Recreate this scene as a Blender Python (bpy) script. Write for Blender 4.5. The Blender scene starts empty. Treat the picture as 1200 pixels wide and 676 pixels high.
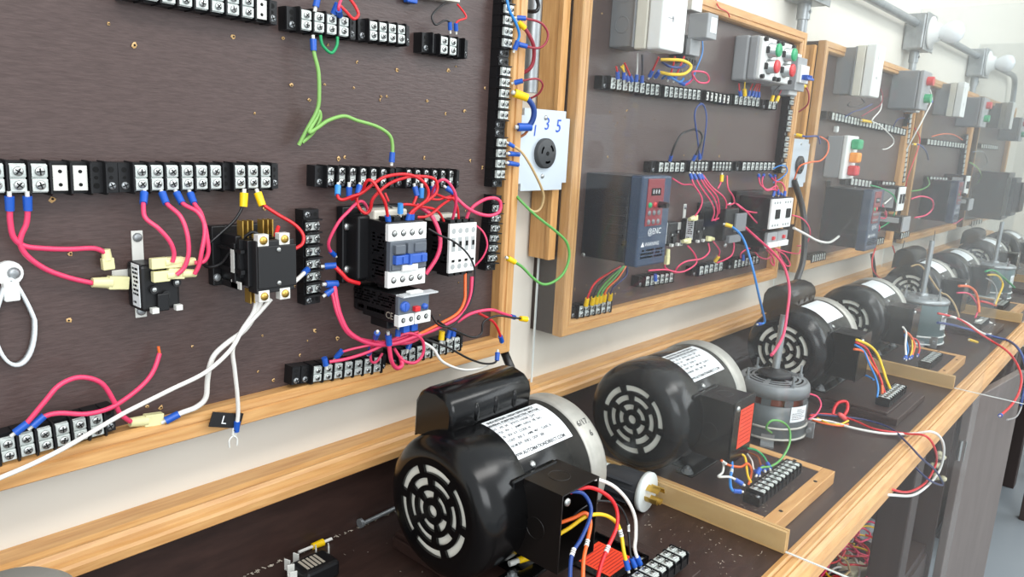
import bpy, bmesh, math, random
from mathutils import Vector, Matrix, Euler
random.seed(7)
S = bpy.context.scene
COL = S.collection
PI = math.pi
# ------------------------------------------------------------------ camera
H = 1.36            # camera height above the floor; heights below are measured from the lens
D = 0.735           # lens to wall
YAW, PITCH, ROLL, FPX = math.radians(48.9), math.radians(11.92), math.radians(-3.02), 870.0
ca, sa, cb, sb, cc, sc = math.cos(YAW), math.sin(YAW), math.cos(PITCH), math.sin(PITCH), math.cos(ROLL), math.sin(ROLL)
fwd = Vector((sa*cb, ca*cb, -sb)); r0 = Vector((ca, -sa, 0))
d0 = Vector((fwd.y*r0.z-fwd.z*r0.y, fwd.z*r0.x-fwd.x*r0.z, fwd.x*r0.y-fwd.y*r0.x))
rgt = r0*cc + d0*sc; dwn = -r0*sc + d0*cc
cam_d = bpy.data.cameras.new('camera'); cam = bpy.data.objects.new('camera', cam_d); COL.objects.link(cam)
cam_d.sensor_width = 36; cam_d.lens = FPX/1200*36; cam_d.clip_start = 0.02; cam_d.clip_end = 60
M = Matrix.Identity(4)
for i in range(3):
    M[i][0] = rgt[i]; M[i][1] = -dwn[i]; M[i][2] = -fwd[i]
M[0][3], M[1][3], M[2][3] = 0, -D, H
cam.matrix_world = M
S.camera = cam
# ------------------------------------------------------------------ light
S.view_settings.view_transform = 'Standard'; S.view_settings.look = 'None'
S.view_settings.exposure = 0.30; S.view_settings.gamma = 1; S.view_settings.use_curve_mapping = False
w = bpy.data.worlds.new('world'); S.world = w; w.use_nodes = True
bg = w.node_tree.nodes['Background']; bg.inputs[0].default_value = (0.90, 0.96, 1.0, 1); bg.inputs[1].default_value = 1.0
def area(name, loc, target, sx, sy, power, col):
    l = bpy.data.lights.new(name, 'AREA'); l.shape = 'RECTANGLE'; l.size = sx; l.size_y = sy; l.energy = power; l.color = col
    o = bpy.data.objects.new(name, l); COL.objects.link(o); o.location = loc
    o.rotation_euler = (Vector(target)-Vector(loc)).to_track_quat('-Z', 'Y').to_euler(); return o
area('window_or_fill_light', (4.4, -3.2, 2.5), (1.0, 0, 0.9), 3.0, 1.6, 46, (0.93, 0.97, 1.0))
area('ceiling_tube_light', (0.9, -1.5, 2.75), (0.9, -1.2, 0.0), 3.2, 0.5, 34, (1.0, 0.98, 0.95))
area('window_or_fill_light', (-1.0, -3.0, 2.2), (0.6, 0, 0.9), 2.0, 1.4, 42, (0.95, 0.98, 1.0))  # fill lamp added to lift the dark left end of the wall
area('ceiling_tube_light', (3.2, -1.2, 2.75), (3.2, -0.9, 0.0), 3.2, 0.5, 11, (1.0, 0.98, 0.95))

# ------------------------------------------------------------------ helpers
def ray(px, py): return rgt*((px-600)/FPX) + dwn*((py-338)/FPX) + fwd
def W(px, py, y):            # a sight line met with the upright plane at depth y
    d = ray(px, py); t = (y+D)/d.y; return Vector((t*d.x, y, H+t*d.z))
def WZ(px, py, z):           # ... with the level plane at height z (from the lens)
    d = ray(px, py); t = z/d.z; return Vector((t*d.x, -D+t*d.y, H+z))
def V(x, y, z): return Vector((x, y, z+H))

class MB:
    def __init__(s): s.v = []; s.f = []; s.m = []; s.s = []; s.T = Matrix.Identity(4)
    def add(s, vs, fs, m=0, smooth=False):
        n = len(s.v)
        s.v += [s.T @ Vector(p) for p in vs]
        for f in fs: s.f.append([i+n for i in f]); s.m.append(m); s.s.append(smooth)
    def box(s, x0, x1, y0, y1, z0, z1, m=0, bev=0):
        if x0 > x1: x0, x1 = x1, x0
        if y0 > y1: y0, y1 = y1, y0
        if z0 > z1: z0, z1 = z1, z0
        if bev <= 0:
            s.add([(x0,y0,z0),(x1,y0,z0),(x1,y1,z0),(x0,y1,z0),(x0,y0,z1),(x1,y0,z1),(x1,y1,z1),(x0,y1,z1)],
                  [(0,3,2,1),(4,5,6,7),(0,1,5,4),(1,2,6,5),(2,3,7,6),(3,0,4,7)], m); return
        bm = bmesh.new(); bmesh.ops.create_cube(bm, size=1)
        for v in bm.verts: v.co = Vector(((x0+x1)/2+v.co.x*(x1-x0), (y0+y1)/2+v.co.y*(y1-y0), (z0+z1)/2+v.co.z*(z1-z0)))
        bmesh.ops.bevel(bm, geom=bm.edges[:], offset=min(bev, .49*min(x1-x0, y1-y0, z1-z0)), segments=2, affect='EDGES', profile=.5)
        bm.verts.index_update()
        s.add([v.co.copy() for v in bm.verts], [[v.index for v in f.verts] for f in bm.faces], m); bm.free()
    def cyl(s, p0, p1, r, r1=None, n=16, m=0, cap=True, smooth=True):
        p0 = Vector(p0); p1 = Vector(p1); r1 = r if r1 is None else r1
        a = (p1-p0).normalized(); u = a.orthogonal().normalized(); v = a.cross(u)
        vs = []
        for p, rr in ((p0, r), (p1, r1)):
            for i in range(n):
                t = 2*PI*i/n; vs.append(p + u*rr*math.cos(t) + v*rr*math.sin(t))
        s.add(vs, [(i, (i+1) % n, n+(i+1) % n, n+i) for i in range(n)], m, smooth)
        if cap: s.add(vs, [list(range(n))[::-1], list(range(n, 2*n))], m)
    def lathe(s, prof, o=(0,0,0), ax=(0,0,1), n=48, m=0, smooth=True):    # prof: (along axis, radius)
        a = Vector(ax).normalized(); u = a.orthogonal().normalized(); v = a.cross(u); o = Vector(o)
        vs = []
        for (h, r) in prof:
            for i in range(n):
                t = 2*PI*i/n; vs.append(o + a*h + (u*math.cos(t)+v*math.sin(t))*r)
        fs = [(k*n+i, k*n+(i+1) % n, (k+1)*n+(i+1) % n, (k+1)*n+i) for k in range(len(prof)-1) for i in range(n)]
        s.add(vs, fs, m, smooth)
    def prism(s, poly, axis, a0, a1, m=0, smooth=False):   # poly in the other two axes, in cyclic order
        n = len(poly); o = []
        for a in (a0, a1):
            for (p, q) in poly: o.append({'x': (a, p, q), 'y': (p, a, q), 'z': (p, q, a)}[axis])
        s.add(o, [(i, (i+1) % n, n+(i+1) % n, n+i) for i in range(n)], m, smooth)
        s.add(o, [list(range(n))[::-1], list(range(n, 2*n))], m)
    def tube(s, pts, r, n=8, m=0, sub=6, cap=True, closed=False):
        P = [Vector(p) for p in pts]
        if sub > 1 and len(P) > 2:
            Q = []
            K = len(P); rng = range(K) if closed else range(K-1)
            for i in rng:
                if closed: a, b, c, d = P[(i-1) % K], P[i], P[(i+1) % K], P[(i+2) % K]
                else: a, b, c, d = P[max(i-1, 0)], P[i], P[i+1], P[min(i+2, K-1)]
                for j in range(sub):
                    t = j/sub
                    Q.append(.5*((2*b)+(c-a)*t+(2*a-5*b+4*c-d)*t*t+(3*b-a-3*c+d)*t*t*t))
            if not closed: Q.append(P[-1])
            P = Q
        K = len(P)
        tan = [((P[(i+1) % K]-P[i-1]) if closed else (P[min(i+1, K-1)]-P[max(i-1, 0)])).normalized() for i in range(K)]
        u = tan[0].orthogonal().normalized(); vs = []
        for i in range(K):
            u = u - tan[i]*u.dot(tan[i])
            u = u.normalized() if u.length > 1e-6 else tan[i].orthogonal().normalized()
            v = tan[i].cross(u)
            for k in range(n):
                t = 2*PI*k/n; vs.append(P[i]+(u*math.cos(t)+v*math.sin(t))*r)
        R_ = K if closed else K-1
        fs = [(i*n+k, i*n+(k+1) % n, ((i+1) % K)*n+(k+1) % n, ((i+1) % K)*n+k) for i in range(R_) for k in range(n)]
        s.add(vs, fs, m, True)
        if cap and not closed: s.add(vs, [list(range(n))[::-1], list(range((K-1)*n, K*n))], m)
        return P
    def text(s, body, size, m=0, fn=None, align='CENTER', bold=0):   # flat lettering in local xy, then fn maps each point
        c = bpy.data.curves.new('t', 'FONT'); c.body = body; c.size = size; c.align_x = align; c.align_y = 'CENTER'; c.resolution_u = 2; c.offset = bold*size
        o = bpy.data.objects.new('t', c); COL.objects.link(o)
        dg = bpy.context.evaluated_depsgraph_get(); me = bpy.data.meshes.new_from_object(o.evaluated_get(dg))
        vs = [v.co.copy() for v in me.vertices]; fs = [list(p.vertices) for p in me.polygons]
        if fn: vs = [fn(p) for p in vs]
        s.add(vs, fs, m)
        bpy.data.objects.remove(o); bpy.data.curves.remove(c); bpy.data.meshes.remove(me)
    def build(s, name, mats, parent=None, mat=None):
        me = bpy.data.meshes.new(name); me.from_pydata([tuple(v) for v in s.v], [], s.f)
        if not isinstance(mats, (list, tuple)): mats = [mats]
        for a in mats: me.materials.append(a)
        me.polygons.foreach_set('material_index', s.m); me.polygons.foreach_set('use_smooth', s.s); me.update()
        o = bpy.data.objects.new(name, me); COL.objects.link(o)
        if parent: o.parent = parent
        if mat is not None: o.matrix_world = mat
        return o
def bevmod(o, wd=.001, seg=2):
    b = o.modifiers.new('b', 'BEVEL'); b.width = wd; b.segments = seg; b.limit_method = 'ANGLE'; b.angle_limit = math.radians(40); return o
def tag(o, label, cat, group=None, kind=None):
    o['label'] = label; o['category'] = cat
    if group: o['group'] = group
    if kind: o['kind'] = kind
    return o
def thing(name, label, cat, group=None, mw=None):
    o = bpy.data.objects.new(name, None); o.empty_display_size = .02; COL.objects.link(o)
    if mw is not None: o.matrix_basis = mw
    return tag(o, label, cat, group)
def struct(o): o['kind'] = 'structure'; return o
def inst(src, parent, loc=(0,0,0), name=None, rot=None):
    c = src.copy(); COL.objects.link(c); c.parent = parent; c.matrix_parent_inverse = Matrix.Identity(4)
    c.location = loc
    if rot: c.rotation_euler = rot
    return c
def copy_tree(o, parent=None):
    c = o.copy(); COL.objects.link(c)
    if parent: c.parent = parent
    for ch in list(o.children): copy_tree(ch, c)
    return c

# ------------------------------------------------------------------ materials
def lin(c):
    return tuple(((v/255)/12.92 if v/255 <= .04045 else ((v/255+.055)/1.055)**2.4) for v in c)+(1,)
MATS = {}
def mat(name, rgb, rough=.5, metal=0, noise=0, scale=40, stretch=(1,1,1), bump=0, c2=None, spec=.5, coat=0):
    m = bpy.data.materials.new(name); m.use_nodes = True; nt = m.node_tree; b = nt.nodes['Principled BSDF']
    b.inputs['Base Color'].default_value = lin(rgb); b.inputs['Roughness'].default_value = rough
    b.inputs['Metallic'].default_value = metal; b.inputs['Specular IOR Level'].default_value = spec
    b.inputs['Coat Weight'].default_value = coat
    if noise or bump:
        tc = nt.nodes.new('ShaderNodeTexCoord'); mp = nt.nodes.new('ShaderNodeMapping'); mp.inputs['Scale'].default_value = stretch
        nz = nt.nodes.new('ShaderNodeTexNoise'); nz.inputs['Scale'].default_value = scale; nz.inputs['Detail'].default_value = 6
        nt.links.new(tc.outputs['Object'], mp.inputs[0]); nt.links.new(mp.outputs[0], nz.inputs['Vector'])
        if noise:
            rp = nt.nodes.new('ShaderNodeValToRGB'); rp.color_ramp.elements[0].position = .5-noise/2; rp.color_ramp.elements[1].position = .5+noise/2
            rp.color_ramp.elements[0].color = lin(c2 or tuple(v*.75 for v in rgb)); rp.color_ramp.elements[1].color = lin(rgb)
            nt.links.new(nz.outputs[0], rp.inputs[0]); nt.links.new(rp.outputs[0], b.inputs['Base Color'])
        if bump:
            bp = nt.nodes.new('ShaderNodeBump'); bp.inputs['Strength'].default_value = bump; bp.inputs['Distance'].default_value = .001
            nt.links.new(nz.outputs[0], bp.inputs['Height']); nt.links.new(bp.outputs[0], b.inputs['Normal'])
    MATS[name] = m; return m
PANEL = mat('brown_painted_plywood', (82, 66, 63), .36, noise=.45, scale=60, stretch=(1.6, 9, 9), bump=.28, c2=(68, 53, 50))
BENCH = mat('brown_bench_top', (62, 44, 39), .40, noise=.6, scale=16, stretch=(1.5, 6, 6), bump=.35, c2=(44, 31, 28))
BENCHP = mat('brown_bench_paint', (66, 52, 48), .5, noise=.6, scale=6, stretch=(5, 5, 1), bump=.1, c2=(50, 39, 36))
GREYP = mat('grey_brown_laminate', (116, 106, 102), .4, noise=.7, scale=5, stretch=(6, 6, 1), bump=.05, c2=(98, 88, 84))
def oak(name, st):
    m = mat(name, (216, 170, 112), .36, noise=.55, scale=14, stretch=st, bump=.25, c2=(182, 130, 76)); return m
OAKX = oak('oak_along_wall', (1.2, 16, 16)); OAKZ = oak('oak_upright', (16, 16, 1.2)); OAKY = oak('oak_across', (16, 1.2, 16))
PALE = mat('pale_birch', (208, 172, 116), .45, noise=.5, scale=10, stretch=(6, 1.5, 6), bump=.1, c2=(190, 150, 96))
WALL = mat('cream_wall_paint', (226, 221, 210), .6, noise=.8, scale=9, bump=.08, c2=(220, 214, 202))
FLOOR = mat('grey_vinyl_floor', (150, 158, 163), .25, noise=.8, scale=3, c2=(138, 146, 152))
BLK = mat('black_gloss_enamel', (11, 11, 12), .2, spec=.36)
BLKP = mat('black_phenolic', (20, 20, 22), .4, bump=.05, scale=90, spec=.4)
BLKM = mat('black_matt_plastic', (20, 20, 22), .55)
DARKH = mat('dark_hole', (5, 5, 5), .9)
STEEL = mat('bright_steel', (205, 207, 205), .28, metal=.85, noise=.5, scale=300, c2=(150, 152, 150))
PLATE = mat('nickel_plate', (224, 228, 224), .30, metal=.35, noise=.6, scale=260, c2=(176, 184, 180))
TIN = mat('pale_tin_plate', (214, 214, 208), .5, metal=.1)
ALU = mat('cast_aluminium', (186, 184, 176), .42, metal=.35, noise=.6, scale=70, bump=.1, c2=(160, 158, 150))
GREYS = mat('galvanised_steel', (166, 170, 172), .38, metal=.6, noise=.5, scale=60, c2=(140, 144, 146))
GREYB = mat('grey_enclosure_plastic', (150, 152, 154), .45)
GREYD = mat('dark_grey_enclosure', (118, 121, 124), .5)
WHT = mat('white_plastic', (232, 233, 230), .4)
CREAMP = mat('cream_plastic', (214, 210, 196), .45)
NYL = mat('nylon_connector', (222, 217, 164), .3)
BLUE = mat('blue_vinyl_sleeve', (28, 84, 178), .35)
BLUEC = mat('blue_plastic', (52, 92, 178), .4)
YEL = mat('yellow_vinyl_sleeve', (245, 200, 10), .35)
REDP = mat('red_plastic', (205, 40, 46), .35); GRNP = mat('green_plastic', (28, 160, 104), .35); ORNP = mat('orange_plastic', (245, 150, 30), .35)
BRASS = mat('brass', (196, 160, 80), .3, metal=.8)
COPPER = mat('copper', (200, 110, 60), .35, metal=.8)
LABEL = mat('white_label', (232, 236, 238), .35)
INK = mat('black_ink', (40, 42, 46), .6); INKB = mat('blue_ink', (40, 84, 190), .6); INKW = mat('white_ink', (225, 228, 230), .6); INKR = mat('red_ink', (190, 40, 40), .5)
ORLAB = mat('orange_warning_label', (238, 72, 40), .45); ORINK = mat('dark_orange_ink', (176, 36, 24), .6)
NAVY = mat('navy_drive_plastic', (44, 62, 86), .35); NAVYD = mat('dark_drive_heatsink', (20, 24, 34), .3)
MAROON = mat('maroon_keypad', (128, 44, 52), .4)
COPPERW = mat('copper_winding', (120, 52, 26), .4, metal=.3)
WINE = {}
for n, c in dict(red=(206, 32, 40), pink=(222, 64, 104), green=(92, 160, 78), lime=(128, 176, 92), emerald=(20, 150, 90), white=(228, 226, 220), black=(24, 24, 26), blue=(28, 62, 130),
                 sky=(42, 130, 206), yellow=(240, 198, 40), orange=(232, 104, 46), tan=(186, 158, 112), grey=(150, 150, 150), maroon=(150, 50, 62), navy=(32, 42, 92), brown=(150, 84, 40)).items():
    WINE[n] = mat(n+'_wire_insulation', c, .35)
# clear acrylic; a white diffuse share imitates the haze of room reflections
def acrylic():
    m = bpy.data.materials.new('painted_haze_acrylic'); m.use_nodes = True; nt = m.node_tree; nt.nodes.clear()
    out = nt.nodes.new('ShaderNodeOutputMaterial'); tr = nt.nodes.new('ShaderNodeBsdfTransparent'); tr.inputs[0].default_value = (.97, .98, .98, 1)
    df = nt.nodes.new('ShaderNodeBsdfDiffuse'); df.inputs[0].default_value = (.9, .92, .93, 1)
    tl = nt.nodes.new('ShaderNodeBsdfTranslucent'); tl.inputs[0].default_value = (.9, .92, .93, 1)
    gl = nt.nodes.new('ShaderNodeBsdfGlossy'); gl.inputs[1].default_value = .03
    m0 = nt.nodes.new('ShaderNodeMixShader'); m0.inputs[0].default_value = .5
    m1 = nt.nodes.new('ShaderNodeMixShader'); m1.inputs[0].default_value = .027
    m2 = nt.nodes.new('ShaderNodeMixShader'); m2.inputs[0].default_value = .022
    L = nt.links.new
    L(df.outputs[0], m0.inputs[1]); L(tl.outputs[0], m0.inputs[2]); L(tr.outputs[0], m1.inputs[1]); L(m0.outputs[0], m1.inputs[2])
    L(m1.outputs[0], m2.inputs[1]); L(gl.outputs[0], m2.inputs[2]); L(m2.outputs[0], out.inputs[0]); return m
ACR = acrylic()
ACRE = mat('acrylic_cut_edge', (214, 220, 218), .4)
def glassm(name, col, f):
    m = bpy.data.materials.new(name); m.use_nodes = True; nt = m.node_tree; nt.nodes.clear()
    out = nt.nodes.new('ShaderNodeOutputMaterial'); tr = nt.nodes.new('ShaderNodeBsdfTransparent'); tr.inputs[0].default_value = col
    b = nt.nodes.new('ShaderNodeBsdfPrincipled'); b.inputs['Base Color'].default_value = col; b.inputs['Roughness'].default_value = .12
    mx = nt.nodes.new('ShaderNodeMixShader'); mx.inputs[0].default_value = f
    nt.links.new(tr.outputs[0], mx.inputs[1]); nt.links.new(b.outputs[0], mx.inputs[2]); nt.links.new(mx.outputs[0], out.inputs[0]); return m
BAG = glassm('clear_plastic_bag', (.8, .86, .9, 1), .45)

# ------------------------------------------------------------------ setting
BZ = -.51           # bench top
YP = -.047          # board faces
b = MB(); b.box(-1.6, 5.35, 0, .1, -H, 1.6); struct(b.build('wall_back', WALL, mat=Matrix.Translation((0, 0, H))))
b = MB(); b.box(5.25, 5.35, -4.0, 0, -H, 1.6); struct(b.build('wall_end', WALL, mat=Matrix.Translation((0, 0, H))))
b = MB(); b.box(-1.6, 5.35, -4.0, .1, -H-.05, -H); struct(b.build('floor', FLOOR, mat=Matrix.Translation((0, 0, H))))
b = MB(); b.box(5.235, 5.25, -4, -.5, -H, -H+.1, bev=.004); struct(b.build('baseboard_end', BENCHP, mat=Matrix.Translation((0, 0, H))))

# the long workbench
XB0, XB1 = -.75, 4.78
bench = thing('workbench', 'long dark brown workbench with grooved oak nosing and upstand running along the wall', 'workbench', mw=Matrix.Translation((2, -.25, 0)))
def bb(mb, name, m): o = mb.build(name, m, bench); o.matrix_world = Matrix.Translation((0, 0, H)); o.parent = bench; o.matrix_parent_inverse = bench.matrix_basis.inverted(); o.matrix_basis = Matrix.Translation((0, 0, H)); return o
b = MB(); b.box(XB0, XB1, -.446, 0, BZ-.025, BZ); bb(b, 'bench_top', BENCH)
b = MB(); b.box(XB0, XB1, -.020, 0, BZ, -.404); bb(b, 'upstand', BENCH)
b = MB(); b.prism([(0, -.417), (0, -.394), (-.026, -.394), (-.031, -.397), (-.034, -.397), (-.037, -.401), (-.038, -.406), (-.042, -.408), (-.044, -.411), (-.044, -.420), (-.040, -.423), (-.018, -.423), (-.018, -.417)], 'x', XB0, XB1); bb(b, 'upstand_capping', OAKX)
b = MB(); b.prism([(-.444, BZ-.03), (-.444, BZ+.001), (-.450, BZ+.003), (-.453, BZ+.001), (-.456, BZ+.003), (-.463, BZ+.003), (-.465, BZ+.001), (-.468, BZ+.002), (-.474, BZ-.003), (-.479, BZ-.012), (-.481, BZ-.026), (-.474, BZ-.034), (-.455, BZ-.034)], 'x', XB0, XB1); bb(b, 'nosing', OAKX)
b = MB(); b.box(XB0, XB1, -.448, -.430, -.60, BZ-.025); bb(b, 'apron', BENCHP)
b = MB(); b.box(XB0, 4.5, -.43, 0, -.96, -.94); bb(b, 'lower_shelf', BENCHP)
for x in (.0, .93, 1.60, 2.80, 3.6, 4.6):
    b = MB(); b.box(x, x+.065, -.446, -.385, -H, -.60, bev=.003); bb(b, 'leg', BENCHP)
b = MB(); b.box(XB0, 4.5, -.016, -.001, -H, -.55); bb(b, 'back_panel', BENCHP)
b = MB(); b.box(1.665, 1.945, -.436, -.426, -H, -.96); bb(b, 'kick_board', BENCHP)
for x in (.30, 1.945, 2.9):
    b = MB(); b.box(x, x+.018, -.444, -.016, -H, -.55); bb(b, 'partition', BENCHP)
def attach(o, parent):       # o's mesh is in lens-relative world coordinates
    o.parent = parent; o.matrix_parent_inverse = parent.matrix_basis.inverted(); o.matrix_basis = Matrix.Translation((0, 0, H)); return o
def part(mb, name, m, parent): return attach(mb.build(name, m), parent)
def lone(mb, name, m, label, cat, group=None, kind=None):
    o = mb.build(name, m); o.matrix_basis = Matrix.Translation((0, 0, H)); return tag(o, label, cat, group, kind)

# ------------------------------------------------------------------ display boards
ZB0, ZB1 = -.308, .247
PROF = [(0, -.047), (0, -.064), (.0015, -.066), (.0135, -.066), (.0145, -.0635), (.0155, -.0635), (.0165, -.0655), (.0215, -.0650), (.024, -.061), (.024, -.046)]
def rail(mb, c0, c1, inward):       # mitred moulding between two outer corners (x,z)
    a = Vector((c1[0]-c0[0], c1[1]-c0[1])); L = a.length; a /= L; n = len(PROF)
    vs = []
    for e in (0, 1):
        for (dd, y) in PROF:
            t = dd if e == 0 else L-dd
            vs.append((c0[0]+a.x*t+inward[0]*dd, y, c0[1]+a.y*t+inward[1]*dd))
    mb.add(vs, [(i, (i+1) % n, n+(i+1) % n, n+i) for i in range(n)]); mb.add(vs, [list(range(n)), list(range(n, 2*n))])
BLAB = ['dark brown wiring board in an oak frame, nearest of the five, holding two contactors',
        'dark brown wiring board in an oak frame, second along the wall, behind one clear sheet',
        'dark brown wiring board in an oak frame with the green, amber and red signal box',
        'dark brown wiring board in an oak frame, fourth along the wall, next to last',
        'dark brown wiring board in an oak frame, farthest one along the wall']
def splinters(mb, pts, yy, r0=.0022):
    for (x, z) in pts:
        n = random.randint(5, 8); r = r0*random.uniform(.6, 1.5)
        vs = [(x+r*random.uniform(.5, 1.2)*math.cos(2*PI*i/n), yy-random.uniform(.0004, .0012), z+r*random.uniform(.5, 1.2)*math.sin(2*PI*i/n)) for i in range(n)]+[(x, yy-.0016, z)]
        mb.add(vs, [(i, (i+1) % n, n) for i in range(n)], 1)
        mb.cyl((x, yy-.0003, z), (x, yy-.0018, z), r*.3, n=8, m=2)
chips1 = [(157,53),(127,28),(273,43),(341,100),(362,117),(445,117),(446,113),(453,113),(465,82),(466,83),(534,78),(500,118),(522,133),(544,130),(525,83),(568,103),(418,73),(414,103),(380,99),(576,157),(404,184),(396,186),(497,185),(545,247),(536,263),
          (61,233),(156,276),(82,297),(345,335),(310,346),(225,406),(172,476),(188,477),(307,393),(351,416),(369,387),(360,399),(395,396),(80,375),(515,369),(537,331),(568,395),(551,188),(565,196),(310,244),(320,445),(302,435),(298,133),(384,53),(331,45)]
for k in range(5):
    x0 = -.06+.95*k; x1 = x0+.83
    B = thing('wiring_board', BLAB[k], 'wiring board', mw=Matrix.Translation(((x0+x1)/2, YP, H+ZB0)))
    b = MB(); b.box(x0+.012, x1-.012, -.047, -.038, ZB0+.012, ZB1-.012)
    if k == 0: splinters(b, [(p.x, p.z-H) for p in (W(px, py, YP) for px, py in chips1)], YP)
    else: splinters(b, [(x0+random.uniform(.05, .8), random.uniform(-.27, .2)) for _ in range(55)], YP, .0018)
    part(b, 'panel', [PANEL, PALE, DARKH], B)
    C4 = [(x0, ZB0), (x1, ZB0), (x1, ZB1), (x0, ZB1)]
    for i, (inw, m) in enumerate((((0, 1), OAKX), ((-1, 0), OAKZ), ((0, -1), OAKX), ((1, 0), OAKZ))):
        b = MB(); rail(b, C4[i], C4[(i+1) % 4], inw); part(b, 'frame_rail', m, B)
    for x in (x0+.001, x1-.013):
        b = MB(); b.box(x, x+.012, -.0475, -.001, ZB0+.001, ZB1-.001); part(b, 'side_panel', BENCHP, B)
    for z in (ZB0+.001, ZB1-.013):
        b = MB(); b.box(x0+.013, x1-.013, -.0475, -.001, z, z+.012); part(b, 'side_panel', BENCHP, B)

# ------------------------------------------------------------------ clear acrylic partitions with their wooden stops
SN = ['nearest', 'second', 'third', 'farthest']
for k in range(4):
    xs = .8865+.95*k
    o = MB(); A = thing('acrylic_partition', SN[k]+' clear acrylic sheet standing between two bench stations', 'partition', mw=Matrix.Translation((xs, -.3, H+BZ)))
    b = MB(); b.box(xs-.0015, xs+.0015, -.62, -.013, BZ+.006, .46); part(b, 'clear_sheet', ACR, A)
    b = MB(); b.box(xs-.0016, xs+.0016, -.0145, -.0125, BZ+.006, .46); b.box(xs-.0012, xs+.0012, -.6201, -.446, BZ+.0052, BZ+.0066); part(b, 'cut_edge', ACRE, A)
    b = MB(); zt_ = .46 if k == 0 else .235; b.box(xs-.016, xs-.003, -.043, -.006, -.187, zt_); b.box(xs-.019, xs-.003, -.047, -.040, -.187, zt_)
    o = lone(b, 'cleat', OAKZ, 'upright oak cleat holding the '+SN[k]+' clear sheet beside the board', 'cleat')
    # grooved stop on the bench
    b = MB(); y0, y1 = -.443, -.05
    b.prism([(y0, BZ+.0004), (y0, BZ+.030), (y1, BZ+.030), (y1, BZ+.0004)], 'x', xs+.003, xs+.008); b.prism([(y0+.002, BZ+.0004), (y0+.002, BZ+.027), (y1, BZ+.027), (y1, BZ+.0004)], 'x', xs+.008, xs+.010)
    b.prism([(y0, BZ+.0004), (y0, BZ+.030), (y1, BZ+.030), (y1, BZ+.0004)], 'x', xs+.010, xs+.0145)
    lone(b, 'bench_divider', PALE, 'low pale birch divider across the bench at the foot of the '+SN[k]+' clear sheet', 'divider')

# ------------------------------------------------------------------ conduit, boxes and lampholders above the boards
for k in range(4):
    xc = .825+.95*k
    P_ = thing('conduit_drop', ['bright steel conduit coming down between the two nearest boards', 'steel conduit coming down between second and third board', 'steel conduit coming down from the first overhead lamp box', 'steel conduit coming down from the far overhead lamp box'][k], 'conduit', mw=Matrix.Translation((xc, -.03, H+.1)))
    z0 = .055; z1 = .320
    b = MB(); b.cyl((xc, -.028, z0), (xc, -.028, z1), .0115, n=20); part(b, 'tube', GREYS, P_)
    b = MB(); b.cyl((xc, -.028, z1-.035), (xc, -.028, z1), .015, n=20); b.cyl((xc, -.045, z1-.018), (xc, -.028, z1-.018), .004, n=8); part(b, 'coupling', GREYS, P_)
    Bx = thing('junction_box', ['steel ceiling box over the nearest gap, above the frame', 'steel box over the gap before the third board, above the frame', 'square steel junction box carrying the nearer bulb in view, top of the wall', 'square steel junction box carrying the farther bulb in view'][k], 'junction box', mw=Matrix.Translation((xc, -.03, H+.37)))
    b = MB(); b.box(xc-.055, xc+.055, -.062, -.002, .320, .430, bev=.006); part(b, 'box', GREYS, Bx)
    b = MB(); b.box(xc-.057, xc+.057, -.066, -.062, .318, .432, bev=.0015); part(b, 'cover', GREYS, Bx)
    Lb = thing('bulb_holder', ['bare bulb in a white holder above the nearest gap', 'bare bulb in a white holder above the second gap', 'nearer bare glass bulb on a white lampholder high on the wall', 'farther bare glass bulb on a white lampholder high on the wall'][k], 'light bulb', mw=Matrix.Translation((xc, -.1, H+.45)))
    b = MB(); b.lathe([(0, 0), (0, .050), (.006, .050), (.012, .032), (.026, .027), (.028, 0)], (xc, -.066, .375), (0, -1, 0), 24); part(b, 'lampholder', WHT, Lb)
    b = MB(); b.lathe([(0, .016), (.010, .022), (.025, .031), (.042, .034), (.056, .030), (.066, .018), (.070, 0)], (xc, -.092, .375), (0, -1, 0), 24); part(b, 'bulb', glassm('frosted_bulb_glass', (.93, .95, .97, 1), .75), Lb)
for k, (xa, xb_) in enumerate(((-.6, .77), (.88, 1.72), (1.83, 2.67), (2.78, 3.62))):
    b = MB(); b.cyl((xa, -.032, .40), (xb_, -.032, .40), .0125, n=16)
    lone(b, 'conduit_run', GREYS, ['level conduit reaching the nearest ceiling box', 'level conduit between first and second ceiling boxes', 'level steel conduit running into the nearer bulb box', 'level steel conduit linking the two bulb boxes on the wall'][k], 'conduit')
b = MB(); b.tube([(3.73, -.032, .40), (4.3, -.032, .40), (4.5, -.032, .40), (4.585, -.032, .375), (4.62, -.032, .30), (4.62, -.032, .1), (4.62, -.032, -.1)], .0125, 12)
lone(b, 'conduit_bend', GREYS, 'steel conduit bending down past the farthest board', 'conduit')

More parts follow.
